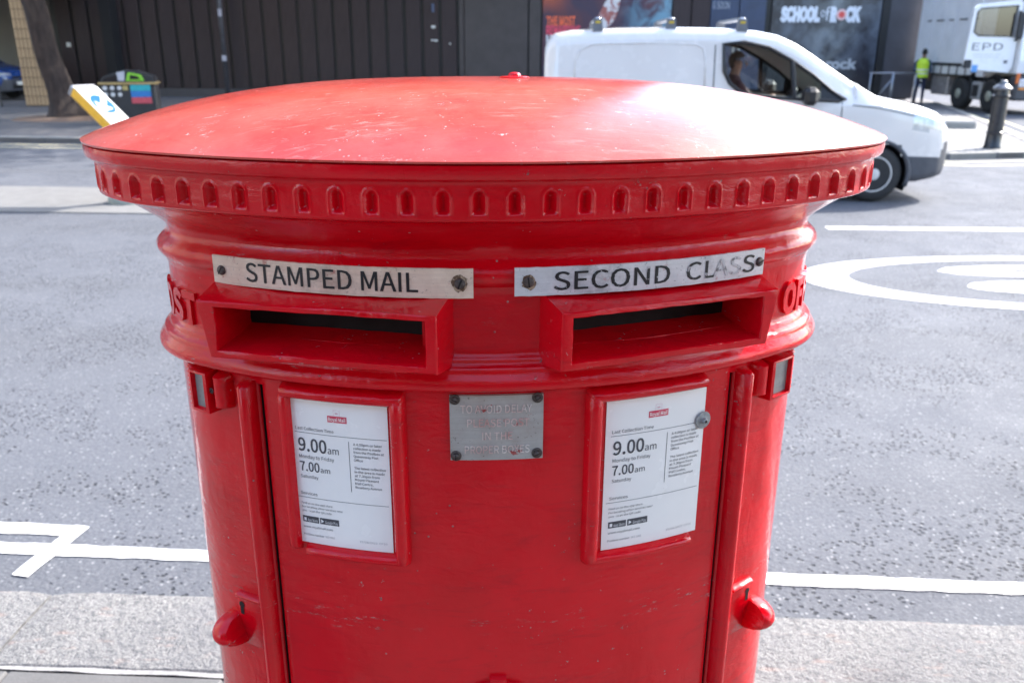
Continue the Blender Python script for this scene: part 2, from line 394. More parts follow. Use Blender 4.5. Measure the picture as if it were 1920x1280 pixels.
LOGO_PINK = plain('print_pink', (0.72, 0.50, 0.54), .4, 0, .05)
WHITE_PR = plain('print_white', (0.8, 0.8, 0.8), .4, 0, .03)

# ------------------------------------------------------------------ ground, roads, pavements
def gz(y, base=0.0): return base - 0.012 * max(0.0, y - 12)
TH = rad(-2.75); U = Vector((cos(TH), sin(TH), 0)); V = Vector((-sin(TH), cos(TH), 0)); K0 = Vector((0, 2.235, 0))
def rf(u, v, z=0.0): p = K0 + U * u + V * v; return (p.x, p.y, z)

rows = []
for y in (-80, 12, 60, 160, 600): rows.append([(x, y, gz(y, -0.1)) for x in (-500, -60, 60, 500)])
struct(MB().grid(rows).build('road', ASPHALT))

# near pavement: bed, granite kerb stones, slabs
pav = struct(MB().prism([rf(-60, -24)[:2], rf(60, -24)[:2], rf(60, -.36)[:2], rf(-60, -.36)[:2]], 'z', -.25, -.010).build('pavement', SLAB))
kj = [-6.1, -4.6, -3.4, -2.47, -1.44, -.42, .56, 1.92, 3.0, 4.2, 5.6, 7.0]
Rk = Matrix.Rotation(TH, 3, 'Z')
kerb = struct(MB().prism([rf(-60, -.345)[:2], rf(60, -.345)[:2], rf(60, -.03)[:2], rf(-60, -.03)[:2]], 'z', -.25, -.018).build('kerb', GRANITE))
for a, b_ in zip(kj[:-1], kj[1:]):
    mb = MB(); w = b_ - a - .012; n = 14
    dz = random.uniform(-.003, .003)
    # stone top with slightly arrised, uneven edges
    rowsk = []
    prof = [(-.35, -.20), (-.35, -.012), (-.338, -.001), (-.17, .002), (-.03, .0), (-.010, -.004), (0, -.018), (0.004, -.22)]
    for i in range(n + 1):
        t = i / n; uu = -w / 2 + w * t; e = .010 if i in (0, n) else 0.0
        rowsk.append([(uu, p[0] + random.uniform(-.003, .003), p[1] - e + random.uniform(-.0012, .0012) + dz) for p in prof])
    mb.grid(rowsk)
    mb.f += [tuple(range(len(prof))), tuple(range(n * len(prof), (n + 1) * len(prof)))]; mb.mi += [0, 0]
    o = mb.build('kerb_stone', GRANITE, kerb, angle=40)
    o.location = rf((a + b_) / 2, 0); o.rotation_euler = (0, 0, TH)
smb = MB().box((0, 0, -.028), (.594, .594, .055), bev=.006)
sl0 = None
for i in range(-6, 6):
    for j in range(0, 5):
        if sl0 is None: sl0 = smb.build('paving_slab', SLAB, pav); o = sl0
        else: o = sl0.copy(); COL.objects.link(o)
        o.location = rf(i * .6 + .14 + (.3 if j % 2 else 0), -.36 - .3 - j * .6, random.uniform(-.002, .002)); o.rotation_euler = (0, 0, TH)

MORTAR = plain('mortar', (0.25, 0.245, 0.24), .9, 0, .2, 40, .5)
struct(MB().grid([[rf(u_, -.3605 + random.uniform(-.004, .004), -.003) for u_ in [-6 + .1 * k for k in range(121)]], [rf(u_, -.343 + random.uniform(-.004, .004), -.003) for u_ in [-6 + .1 * k for k in range(121)]]]).build('mortar_joint', MORTAR))
def strip(pts, w, z, name, mat, jag=.004, seg=.05):
    """painted strip along a polyline, with slightly ragged edges"""
    dense = []
    for a, b_ in zip(pts[:-1], pts[1:]):
        a = Vector(a[:2]); b_ = Vector(b_[:2]); n = max(1, int((b_ - a).length / seg))
        dense += [a.lerp(b_, k / n) for k in range(n)]
    dense.append(Vector(pts[-1][:2]))
    L_, R_ = [], []
    for i, p in enumerate(dense):
        t = (dense[min(i + 1, len(dense) - 1)] - dense[max(i - 1, 0)]).normalized(); nn = Vector((-t.y, t.x))
        l = p + nn * (w / 2 + random.uniform(-jag, jag)); r_ = p - nn * (w / 2 + random.uniform(-jag, jag))
        L_.append((l.x, l.y, gz(l.y, z))); R_.append((r_.x, r_.y, gz(r_.y, z)))
    return struct(MB().grid([L_, R_]).build(name, mat))
ZP = -.0955
strip([rf(-14, .55), rf(-4, .40), rf(14, .127)], .068, ZP, 'road_marking', PAINT)
strip([rf(-14, .68), rf(-4, .53), rf(-1.64, .494)], .072, ZP, 'road_marking', PAINT)
strip([rf(-1.640, .525), rf(-1.69, .20)], .062, ZP + .0015, 'road_marking', PAINT)
strip([(3.16, 8.555), (12, 8.30)], .14, ZP, 'road_marking', PAINT)
strip([(-14, 9.2), (-9.2, 9.0)], .14, ZP, 'road_marking', PAINT)
# speed roundel: ellipse drawn out along the road, with its figures
cxr, cyr = 4.47, 6.47
def ell(a, b_, t): return (cxr + a * cos(t) * U.x - b_ * sin(t) * V.x * -1, cyr + a * cos(t) * U.y + b_ * sin(t) * V.y, ZP)
n = 96
struct(MB().grid([[ell(2.20, .86 + random.uniform(-.004, .004), 2 * PI * k / n) for k in range(n)], [ell(1.82, .715, 2 * PI * k / n) for k in range(n)]], closed=True).build('road_marking', PAINT))
for ch, yo in (('2', 6.20), ('0', 6.68)):
    vs, fs = text_fit(ch, 0, 0, .40, 1.75, bold=0.02)
    struct(MB().add([(5.38 - q[1], yo - .0 + q[0] - .07, ZP) for q in vs], fs).build('road_marking', PAINT))

# far pavement with kerb stones, lines, traffic island
far = [(-120, 22.5), (-9.8, 16.75), (3, 15.7), (6.3, 14.6), (7.2, 14.42), (8.6, 14.72), (9.45, 15.3), (9.75, 16.3), (11.1, 20.0), (13.6, 27.0), (15.6, 33.0), (19, 46), (19, 80), (-120, 80)]
def slab_poly(poly, name, mat, top=0.0, bot=-.4):
    n = len(poly); vs = [(x, y, gz(y, top)) for x, y in poly] + [(x, y, gz(y, bot)) for x, y in poly]
    fs = [tuple(range(n)), tuple(range(n, 2 * n))[::-1]] + [(i, (i + 1) % n, n + (i + 1) % n, n + i) for i in range(n)]
    return struct(MB().add(vs, fs).build(name, mat))
fp = slab_poly(far, 'far_pavement', FARPAVE, -.006)
slab_poly([(5.2, 15.4), (6.4, 14.95), (7.3, 14.75), (8.5, 15.0), (9.2, 15.5), (9.45, 16.4), (10.8, 20.0), (13.2, 27.0), (11.5, 29), (7.0, 22)], 'setts_paving', SETTS, .0005, -.05)
# kerb stones along the far edge
kp = [Vector(p) for p in far[:12]]
ks0 = None
ksm = MB().box((0, .075, -.085), (.905, .15, .18), bev=.015)
for a, b_ in zip(kp[:-1], kp[1:]):
    d = b_ - a; ln = d.length; t0 = 0.0; dn = d / ln
    while t0 < ln - .2:
        mid = a + dn * (t0 + .46); t0 += .92
        if mid.x < -24 or mid.y > 32: continue
        if ks0 is None: ks0 = ksm.build('kerb_stone', KERBFAR, fp); o = ks0
        else: o = ks0.copy(); COL.objects.link(o)
        o.location = (mid.x, mid.y, gz(mid.y, .006)); o.rotation_euler = (0, 0, math.atan2(d.y, d.x))
off = [(-60, 19.05), (-9.8, 16.4), (3, 15.35), (6.3, 14.25), (7.2, 14.07), (8.7, 14.36), (9.8, 15.1), (10.1, 16.2), (11.4, 20), (13.9, 27)]
strip(off, .09, ZP, 'road_marking', YELLOWLINE, .006, .5)
strip([(x + (.0 if i < 5 else .25), y - (.52 if i < 4 else .5)) for i, (x, y) in enumerate(off)], .09, ZP, 'road_marking', YELLOWLINE, .006, .5)
isl = []
for k in range(9): w = -PI / 2 + PI * k / 8; isl.append((-3.72 + .85 * cos(w), 10.0 + .85 * sin(w)))
isl += [(-16, 11.45), (-16, 9.75)]
io = slab_poly(isl, 'traffic_island', mat_slab('island_paving', (0.175, 0.172, 0.168), .2), -.088, -.3)

# ------------------------------------------------------------------ pillar box (local frame: x right, -y front)
PA, PB, PR = .5032, .3131, .2321
RR = ((PA - PR) ** 2 + PB * PB - PR * PR) / (2 * (PB - PR)); PHT = math.atan2(-(RR - PB), PA - PR) + PI / 2
def plan(phi, o):
    s = -1 if phi < 0 else 1; q = abs(phi); bk = q > PI / 2
    if bk: q = PI - q
    n = (sin(q), -cos(q))
    if q < PHT: x, y = n[0] * (RR + o), RR - PB + n[1] * (RR + o)
    else: x, y = PA - PR + n[0] * (PR + o), n[1] * (PR + o)
    return (s * x, -y if bk else y)
def B(phi, o, z): p = plan(phi, o); return (p[0], p[1], z)
def s_of(phi, o):
    s = -1 if phi < 0 else 1; q = abs(phi)
    return s * (q * (RR + o) if q < PHT else PHT * (RR + o) + (q - PHT) * (PR + o))
def phi_of(s, o):
    """arc length from the middle of the front, any point of the ring, back to normal angle"""
    Q = PHT * (RR + o) + (PI / 2 - PHT) * (PR + o); sg = -1 if s < 0 else 1; q = abs(s) % (4 * Q)
    if q > 2 * Q: q = 4 * Q - q; sg = -sg
    bk = q > Q
    if bk: q = 2 * Q - q
    lim = PHT * (RR + o); ph = q / (RR + o) if q < lim else PHT + (q - lim) / (PR + o)
    return sg * (PI - ph if bk else ph)
def ringphis(n, o=-.07):
    Q = PHT * (RR + o) + (PI / 2 - PHT) * (PR + o)
    return [phi_of(-2 * Q + 4 * Q * k / n + 1e-9, o) for k in range(n)]
def S(s, o0, do, z):
    """point on the offset surface o0 at arc s, lifted by do"""
    return B(phi_of(s, o0), o0 + do, z)

box = empty('pillar_box', (-.0251, 1.15, 0), .0835, 'red double-slot oval pillar box with weathered domed cap on the pavement', 'post box')

# cap dome
ph = ringphis(220, 0.0); rows = []
prof = [(-.004, 1.5125), (.0012, 1.5128), (.0018, 1.5150)]
for o_, z in prof: rows.append([B(p, o_, z) for p in ph])
for i in range(1, 40):
    k = (1 - i / 40) ** .8
    rows.append([(x * k, y * k, 1.5158 + .066 * (1 - k ** 3) ) for x, y, _ in (B(p, .001, 0) for p in ph)])
mb = MB().grid(rows, closed=True); mb.f.append(tuple(range((len(rows) - 1) * 220, len(rows) * 220))); mb.mi.append(0)
mb.build('cap', REDCAP, box, angle=50)
cb = MB().lathe([(.0, 0), (.0185, 0), (.0195, .0012), (.0175, .0024), (.0085, .0032), (.0080, .0050), (.006, .0068), (.002, .0076), (.0001, .0077)], 20)
cb.build('cap_bolt', RED, box, angle=40, loc=(.027, .0, 1.5812))

# cornice: fascia, niched band, ovolo down to the neck
NN = 71; per = 26; o_b = -.0105
Q4 = 4 * (PHT * (RR + o_b) + (PI / 2 - PHT) * (PR + o_b)); pitch_n = Q4 / NN
zs = [1.4900 - .0335 * i / 22 for i in range(23)]
sg = [pitch_n * (k / per) + .0025 - Q4 / 2 for k in range(NN * per)]
pg = [phi_of(s, o_b) for s in sg]
def niche(s, z, wob):
    t = ((s - .0025) / pitch_n + .5) % 1.0 - .5; x = t * pitch_n
    hw = .0072; zb_, zt_ = 1.4608, 1.4858
    zc = zt_ - hw
    d = hw - math.hypot(x, max(0, z - zc)) if z > zc else min(hw - abs(x), (z - zb_) * 1.4)
    def sm(a): a = max(0, min(1, a)); return a * a * (3 - 2 * a)
    lip = .0011 * max(0, 1 - abs(d + .0010) / .0016)
    return -.0078 * sm(d / .0072) + lip
rows = [[B(p, o_, z) for p in pg] for o_, z in ((-.006, 1.5122), (-.0002, 1.5105), (.0004, 1.5060), (-.0006, 1.4985), (-.0024, 1.4962), (-.0082, 1.4950), (-.0098, 1.4930))]
for z in zs: rows.append([B(p, o_b + niche(s, z, 0), z) for p, s in zip(pg, sg)])
for o_, z in ((-.0108, 1.4555), (-.0135, 1.4538), (-.0165, 1.4532), (-.0185, 1.4522), (-.024, 1.4510), (-.031, 1.4482), (-.040, 1.4430), (-.050, 1.4362), (-.060, 1.4290), (-.069, 1.4222), (-.075, 1.4172), (-.0785, 1.4130), (-.0800, 1.4090), (-.0802, 1.4050)):
    rows.append([B(p, o_, z) for p in pg])
MB().grid(rows, closed=True).build('cornice', RED, box, angle=42)

# upper body: neck bead, lettered band, stepped lower moulding; slots left open behind the hoods
x0 = -.012
AP = {'L': (-.318 + x0, -.068 + x0), 'R': (.068 + x0, .320 + x0)}
prof = [(-.0802, 1.4052), (-.0797, 1.4020), (-.0775, 1.3985), (-.0735, 1.3950), (-.0695, 1.3912), (-.0668, 1.3870), (-.0662, 1.3830), (-.0672, 1.3790), (-.0700, 1.3745), (-.0738, 1.3705), (-.0756, 1.3685), (-.0758, 1.3655), (-.0772, 1.3635), (-.0775, 1.3600), (-.0775, 1.3500), (-.0775, 1.3460), (-.0775, 1.3360), (-.0775, 1.3200), (-.0775, 1.3080), (-.0775, 1.3000), (-.0775, 1.2930),
        (-.0765, 1.2905), (-.0735, 1.2880), (-.0715, 1.2860), (-.0710, 1.2835), (-.0700, 1.2815), (-.0655, 1.2790), (-.0635, 1.2770), (-.0632, 1.2740), (-.0622, 1.2715), (-.0590, 1.2680), (-.0566, 1.2640), (-.0556, 1.2600), (-.0560, 1.2562), (-.0580, 1.2535), (-.0625, 1.2512), (-.0690, 1.2490), (-.0740, 1.2470), (-.0770, 1.2445), (-.0790, 1.2420), (-.0800, 1.2390), (-.0800, 1.2340)]
ph = ringphis(360, -.07); rows = [[B(p, o_, z) for p in ph] for o_, z in prof]
mb = MB().grid(rows, closed=True)
kf, km = [], []
for f in mb.f:
    c = [sum(mb.v[i][k] for i in f) / len(f) for k in range(3)]
    inside = 1.3 < c[2] < 1.346 and c[1] < 0 and any(a + .012 < c[0] < b_ - .012 for a, b_ in AP.values())
    if not inside: kf.append(f)
mb.f = kf; mb.mi = [0] * len(kf); mb.build('upper_body', RED, box, angle=48)

# body shell (two side doors and back), set-in front panel with dark gaps
sL, sR = -.475, .468; gap = .0062
def shell(p0, p1, o, z0, z1, n, name, mat, inset=.045, wrap_back=False):
    mb = MB()
    if wrap_back: phs = [p1 + (2 * PI + p0 - p1) * k / n for k in range(n + 1)]; phs = [p if p <= PI else p - 2 * PI for p in phs]
    else: phs = [p0 + (p1 - p0) * k / n for k in range(n + 1)]
    zz = [z0 + (z1 - z0) * i / 24 for i in range(25)]
    col = []
    ex = [(0, -inset), (0, -.0035), (0, -.003), (.0014, -.0008), (.003, 0)]
    for (ds, do) in ex: col.append((phs[0], ds, do))
    for p in phs[1:-1]: col.append((p, 0, 0))
    for (ds, do) in ex[::-1]: col.append((phs[-1], -ds, do))
    rows = []
    for z in zz: rows.append([B(p + ds / (RR + o), o + do, z) for p, ds, do in col])
    mb.grid(rows); nc = len(col)
    for i in range(len(mb.f)):
        if i % (nc - 1) in (0, nc - 2): mb.mi[i] = 1      # jamb coloured black for the shade inside the gap
    top = [B(p + ds / (RR + o), o - inset, z1) for p, ds, do in col]; mb.grid([rows[-1], top])
    return mb.build(name, [mat, BLACKGAP], box, angle=40)
shell(sL, sR, -.080, .12, 1.2365, 150, 'body_shell', RED, .045, True)
shell(sL + gap / RR, sR - gap / RR, -.0785, .30, 1.2425, 60, 'front_panel', RED, .045)
shell(sL + gap / RR, sR - gap / RR, -.0792, .12, .292, 60, 'lower_panel', RED, .045)
MB().grid([[B(p, -.122, z) for p in ringphis(120)] for z in (.05, 1.43)], closed=True).build('inner_black_sheet', BLACKGAP, box)  # black sheet added so gaps and slots look into darkness
rows = [[B(p, o_, z) for p in ringphis(180)] for o_, z in ((-.085, .135), (-.077, .13), (-.068, .115), (-.060, .09), (-.052, .075), (-.05, .06), (-.05, -.02))]
MB().grid(rows, closed=True).build('plinth', plain('plinth_black', (0.02, 0.02, 0.02), .4), box, angle=40)

def bar_prof(w, hgt, n=9, sharp=2.6):
    pts = []
    for k in range(n + 1):
        t = -1 + 2 * k / n; pts.append((t * w / 2, hgt * max(0, 1 - abs(t) ** sharp) ** (1 / sharp)))
    return pts
def vbar(s0, w, o0, hgt, z0, z1, name, parent, mat=RED, n=10, sharp=2.2, cap=.006, rowsn=8, jit=0.0):
    """upright half-round bar on the surface"""
    P = bar_prof(w, hgt, n, sharp); rows = []
    zz = [z0, z0 + .0008, z0 + cap * .5, z0 + cap] + [z0 + cap + (z1 - z0 - 2 * cap) * k / rowsn for k in range(1, rowsn)] + [z1 - cap, z1 - cap * .5, z1 - .0008, z1]
    for z in zz:
        e = min(z - z0, z1 - z) / cap; sc = 0.0 if e <= 0 else min(1, e ** .4 if e < 1 else 1)
        rows.append([S(s0 + a * (.9 + .1 * sc), o0, -.004 + (b_ + .004) * sc + random.uniform(-jit, jit), z) for a, b_ in P])
    return MB().grid(rows).build(name, mat, parent, angle=60)
def hbar(s0, s1, z0, w, o0, hgt, name, parent, mat=RED, n=8, sharp=2.2, cap=.005, jit=0.0):
    P = bar_prof(w, hgt, n, sharp); rows = []; m = 14
    ss = [s0, s0 + .0006, s0 + cap * .5, s0 + cap] + [s0 + cap + (s1 - s0 - 2 * cap) * k / m for k in range(1, m)] + [s1 - cap, s1 - cap * .5, s1 - .0006, s1]
    for s in ss:
        e = min(s - s0, s1 - s) / cap; sc = 0.0 if e <= 0 else min(1, e ** .4 if e < 1 else 1)
        rows.append([S(s, o0, -.004 + (b_ + .004) * sc + random.uniform(-jit, jit), z0 + a) for a, b_ in P])
    return MB().grid(rows).build(name, mat, parent, angle=60)
# door beads beside the gaps
vbar(s_of(sL, -.08) - .0135, .021, -.080, .019, .14, 1.2380, 'door_bead', box, rowsn=24)
vbar(s_of(sR, -.08) + .0135, .021, -.080, .019, .14, 1.2380, 'door_bead', box, rowsn=24)

# slot hoods with sloping chutes
def hood(side):
    sg = -1 if side == 'L' else 1
    A = Vector((sg * .068 + x0, -.2895, 0)); C = Vector((sg * .320 + x0, -.2150, 0))
    ea = (C - A).normalized(); W = (C - A).length; nn = Vector((ea.y, -ea.x, 0))
    if nn.y > 0: nn = -nn
    def P(a, n, z): q = A + ea * a + nn * n; return (q.x, q.y, z)
    def ringp(a0, a1, z0, z1, n, ov=0.0): return [P(a0, n, z0), P(a1, n, z0), P(a1 + ov, n, z1), P(a0, n, z1)]
    zb, zt = 1.2880, 1.3535
    rings = [ringp(-.004, W + .004, 1.2775, 1.3640, -.075, .012), ringp(-.003, W + .003, 1.2790, 1.3630, -.052, .012), ringp(-.0016, W + .0004, zb - .0002, zt + .0006, -.0022, .011), ringp(0, W, zb + .0004, zt, -.0006, .011), ringp(.0018, W - .0014, zb + .0018, zt - .0012, 0, .010),
             ringp(.0105, W - .0075, zb + .0072, zt - .0056, 0), ringp(.0118, W - .0085, zb + .0082, zt - .0064, -.0012), ringp(.0122, W - .009, zb + .0090, zt - .0068, -.004),
             ringp(.0122, W - .009, zb + .0120, zt - .0065, -.052), ringp(.0125, W - .010, zb + .0180, zt - .0060, -.078)]
    # subdivide each edge so the worn paint bump and slight wobble read
    rr = []
    for r_ in rings:
        out = []
        for i in range(4):
            a = Vector(r_[i]); b_ = Vector(r_[(i + 1) % 4]); m = 16 if i in (0, 2) else 5
            for k in range(m):
                q = a.lerp(b_, k / m)
                if k: q += Vector((random.uniform(-.0004, .0004), random.uniform(-.0004, .0004), random.uniform(-.0005, .0005)))
                out.append(tuple(q))
        rr.append(out)
    mb = MB().grid(rr, closed=True); n = len(rr[0]); mb.f.append(tuple(range((len(rr) - 1) * n, len(rr) * n))); mb.mi.append(1)  # throat end capped in black for the shade inside
    mb.build('slot_hood', [RED, BLACKGAP], box, angle=32)
hood('L'); hood('R')

def screw(parent, s, z, o0, r_=.0062, ang=.9, washer=0.0, hgt=.0028, mat=SCREW):
    phi = phi_of(s, o0); c = Vector(B(phi, o0, z)); nrm = Vector((sin(phi), -cos(phi), 0)); t = Vector((cos(phi), sin(phi), 0)); up = Vector((0, 0, 1))
    mb = MB(); n = 20
    prof = ([(washer, 0), (washer, .0012), (washer * .92, .0018), (r_ * 1.08, .0019)] if washer else []) + [(r_, .0004 if not washer else .0019), (r_, hgt * .6), (r_ * .86, hgt), (r_ * .5, hgt * 1.18), (.0002, hgt * 1.25)]
    rows = [[tuple(c + t * (q * cos(2 * PI * k / n)) + up * (q * sin(2 * PI * k / n)) + nrm * d) for k in range(n)] for q, d in prof]
    mb.grid(rows, closed=True)
    # slot, a flat dark quad standing for the groove's shade
    dx = t * cos(ang) + up * sin(ang); dy = -t * sin(ang) + up * cos(ang)
    mb.add([tuple(c + dx * (sx * r_ * .9) + dy * (sy * r_ * .14) + nrm * (hgt * 1.3)) for sx, sy in ((-1, -1), (1, -1), (1, 1), (-1, 1))], [(0, 1, 2, 3)], 1)
    return mb.build('screw', [mat, BLACKGAP], parent, angle=50)

RUST = mat_worn_ink('rust_stain', (0.13, 0.075, 0.045), (0.40, 0.29, 0.2), .5, 160)
def rust_ring(parent, s, z, o0, r_):
    rnd = random.Random(int(abs(s) * 1e5)); n = 22
    return MB().add([S(s + cos(2 * PI * k / n) * r_ * rnd.uniform(.8, 1.15), o0, .0003, z + sin(2 * PI * k / n) * r_ * rnd.uniform(.8, 1.15)) for k in range(n)], [tuple(range(n))]).build('rust_stain', RUST, parent)
def label_plate(s0, s1, z0, z1, o0, mat, name, parent, tilt=0.0, seed=1):
    rnd = random.Random(seed); rows = []; n = 40; th = .0022
    ss = [s0 + (s1 - s0) * k / n for k in range(n + 1)]
    def e(k): return rnd.uniform(-.00025, .00025)
    top = [z1 + e(k) for k in range(n + 1)]; bot = [z0 + e(k) for k in range(n + 1)]
    rows = [[S(s, o0, -th, b_) for s, b_ in zip(ss, bot)], [S(s, o0, -.0005, b_) for s, b_ in zip(ss, bot)], [S(s, o0, 0, b_ + .0005) for s, b_ in zip(ss, bot)],
            [S(s, o0, 0, (a + b_) / 2) for s, a, b_ in zip(ss, top, bot)], [S(s, o0, 0, a - .0005) for s, a in zip(ss, top)], [S(s, o0, -.0005, a) for s, a in zip(ss, top)], [S(s, o0, -th, a) for s, a in zip(ss, top)]]
    mb = MB().grid(rows); m = n + 1
    mb.f += [tuple(i * m for i in range(7)), tuple(i * m + n for i in range(7))]; mb.mi += [0, 0]
    return mb.build(name, mat, parent, angle=40)
def wrap_text(s, w, hgt, s0, z0, o0, name, mat, parent, depth=0.0, lift=.0004, bold=0.0, spacing=1.0):
    vs, fs = text_fit(s, s0, z0, w, hgt, depth, spacing)
    mb = MB().add([S(v[0], o0, lift + v[2], v[1]) for v in vs], fs)
    if bold:
        for k, (dx, dz) in enumerate(((bold, 0), (0, bold * .6), (bold, bold * .6))): mb.add([S(v[0] + dx, o0, lift + .00005 * (k + 1), v[1] + dz) for v in vs], fs)
    return mb.build(name, mat, parent)
OP = -.0600
pl = label_plate(-.522 * (RR + OP), -.057 * (RR + OP), 1.3612, 1.3945, OP, PLATE_A, 'slot_label', box, seed=3); pl['label'] = 'stained metal strip lettered STAMPED MAIL'
a0, a1 = -.522 * (RR + OP), -.057 * (RR + OP); wd = a1 - a0
wrap_text('STAMPED MAIL', wd * .655, .0212, a0 + wd * .150, 1.3680, OP, 'lettering', INK, pl, bold=.0007)
rust_ring(pl, a1 - .0145, 1.3780, OP, .0092); screw(pl, a0 + .0125, 1.3775, OP, .0055, 1.0); screw(pl, a1 - .0145, 1.3780, OP, .0060, 1.2)
a0, a1 = .010 * (RR + OP), .486 * (RR + OP); wd = a1 - a0
pl = label_plate(a0, a1, 1.3630, 1.3950, OP, PLATE_B, 'slot_label', box, seed=9); pl['label'] = 'scratched metal strip lettered SECOND CLASS, letters partly worn off'
wrap_text('SECOND', wd * .43, .0200, a0 + wd * .135, 1.3690, OP, 'lettering', INK_CHIP, pl, bold=.0007)
for ch, fx, w_, mt in (('C', .635, .062, INK_CHIP), ('L', .715, .045, INK_CHIP), ('A', .752, .068, INK_GHOST), ('S', .826, .055, INK_GHOST), ('S', .890, .058, INK)):
    wrap_text(ch, wd * w_, .0200, a0 + wd * fx, 1.3690, OP, 'lettering', mt, pl, bold=.0007)
rust_ring(pl, a0 + .0155, 1.3785, OP, .0082); screw(pl, a0 + .0150, 1.3790, OP, .0060, 1.7); screw(pl, a1 - .0085, 1.3795, OP, .0055, .4)

# ---- notices
def notice(side):
    o0 = -.0785
    if side == 'L': s0, s1, z0, z1 = -.417 * .6515, -.180 * .6515, 1.0170, 1.2450; c0, c1, cz0, cz1 = -.404 * .655, -.213 * .655, 1.0300, 1.2272
    else: s0, s1, z0, z1 = .144 * .6515, .388 * .6515, 1.0170, 1.2450; c0, c1, cz0, cz1 = .182 * .655, .392 * .655, 1.0235, 1.2256
    oc = -.0750
    # carrier plate on the panel
    rows = [[S(s0 + (s1 - s0) * k / 16, o0, d, z) for k in range(17)] for z, d in ((z0 + .004, 0), (z0 + .005, .0022), (z1 - .005, .0022), (z1 - .004, 0))]
    fr = MB().grid(rows).build('notice_holder', RED, box, angle=40)
    fr['label'] = 'raised red frame round the %s collection notice' % ('left' if side == 'L' else 'right')
    bw = .0175
    hbar(s0, s1, z1 - .0095, .0185, o0, .0165, 'frame_bar', fr, jit=.0003); hbar(s0 + (.018 if side == 'L' else 0), s1 if side == 'L' else s1 - .006, cz0 - .0075, .0155, o0, .0145, 'frame_bar', fr, jit=.0004)
    if side == 'L':
        vbar(s1 - .0095, .0190, o0, .0165, cz0 - .014, z1 - .004, 'frame_bar', fr, jit=.0003, rowsn=14)
        vbar(s0 + .0055, .0135, o0, .0150, cz0 - .012, z1 - .0085, 'frame_bar', fr, jit=.0003, rowsn=14, sharp=3.5, cap=.009)
    else:
        vbar(s0 + .0095, .0205, o0, .0165, cz0 - .014, z1 - .004, 'frame_bar', fr, jit=.0004, rowsn=14)
    n = 14; ss = [c0 + (c1 - c0) * k / n for k in range(n + 1)]
    rows = [[S(s, oc, -.0018, cz0) for s in ss], [S(s, oc, 0, cz0 + .0003) for s in ss], [S(s, oc, 0, cz1 - .0003) for s in ss], [S(s, oc, -.0018, cz1) for s in ss]]
    MB().grid(rows).build('notice_card', CARD, fr, angle=40)
    W, H = c1 - c0, cz1 - cz0
    def X(f): return c0 + W * f
    def Z(f): return cz1 - H * f
    T = {'dark': MB(), 'faint': MB(), 'red': MB(), 'pale': MB(), 'white': MB(), 'pink': MB(), 'date': MB()}
    def txt(st, fx, fy, cap, fw=None, k='dark', bold=0.0, lift=.0004):
        vs, fs = text_fit(st, X(fx), Z(fy), W * fw if fw else None, H * cap, 0, 1.0, bold)
        T[k].add([S(v[0], oc, lift, v[1]) for v in vs], fs)
    def rect(x0_, x1_, y0_, y1_, k='dark', lift=.0003):
        m = 6; T[k].grid([[S(X(x0_ + (x1_ - x0_) * i / m), oc, lift, Z(y)) for i in range(m + 1)] for y in (y1_, y0_)])
    rect(.405, .600, .098, .140, 'red'); txt('Royal Mail', .415, .131, .023, .175, 'pale', .01, .0006)
    for q in ((.468, .472, .060, .095), (.528, .532, .060, .095), (.468, .532, .058, .060)): rect(*q, k='pink')
    rect(.485, .515, .074, .086, 'pink')
    txt('Last Collection Time', .06, .212, .021, .40)
    rect(.05, .985 if side == 'L' else .90, .2275, .2305)
    txt('9.00', .075, .352, .085, .30, 'dark', .007); txt('am', .385, .352, .045, .115, 'dark', .0)
    txt('Monday to Friday', .075, .402, .023, .37)
    txt('7.00', .075, .488, .062, .21, 'dark', .006); txt('am', .295, .488, .036, .10, 'dark', .0)
    txt('Saturday', .075, .537, .022, .19)
    rect(.603, .608, .255, .595)
    y = .278
    for st, fw in (('A 4.00pm or later', .285), ('collection is made', .27), ('from the Postbox at', .30), ('Queensway Post', .245), ('Office', .09), (None, 0), ('The latest collection', .31), ('in the area is made', .30), ('at 7.30pm from', .25), ('Mount Pleasant', .24), ('Mail Centre,', .18), ('Rosebery Avenue', .265)):
        if st: txt(st, .650, y, .0155, fw, 'dark', .002)
        y += .0262
    txt('Services', .06, .655, .021, .18); rect(.03, .975, .672, .675)
    for i, (st, fw) in enumerate((('Find us on the app store.', .34), ('For locating other services near', .44), ('you - scan the QR code', .32))): txt(st, .06, .722 + i * .0265, .0135, fw)
    rect(.06, .235, .806, .850); rect(.248, .452, .806, .850)
    txt('App Store', .112, .842, .019, .11, 'white', .0, .0006); txt('Google Play', .305, .842, .019, .135, 'white', .0, .0006)
    rect(.075, .100, .818, .840, 'white', .0006)
    T['white'].add([S(X(a), oc, .0006, Z(b_)) for a, b_ in ((.262, .842), (.292, .828), (.262, .814))], [(0, 1, 2)])
    txt('www.royalmail.com', .06, .890, .0155, .32)
    txt('Postbox number', .06, .945, .0130, .22); txt('W2 460' if side == 'L' else 'W2 240', .295, .945, .0130, .10, 'faint')
    txt('15/08/2022  CP10', .66, .945, .0125, .28, 'date')
    mats = {'dark': PRINT, 'faint': PRINT_L, 'red': LOGO_RED, 'pale': LOGO_TXT, 'white': WHITE_PR, 'pink': LOGO_PINK, 'date': PRINT_L}
    nm = {'dark': 'printed_text', 'faint': 'faint_text', 'red': 'logo_block', 'pale': 'logo_text', 'white': 'badge_text', 'pink': 'crown_outline', 'date': 'faint_date'}
    for k, mb in T.items(): mb.build(nm[k], mats[k], fr)
    return fr
notice('L'); fR = notice('R')
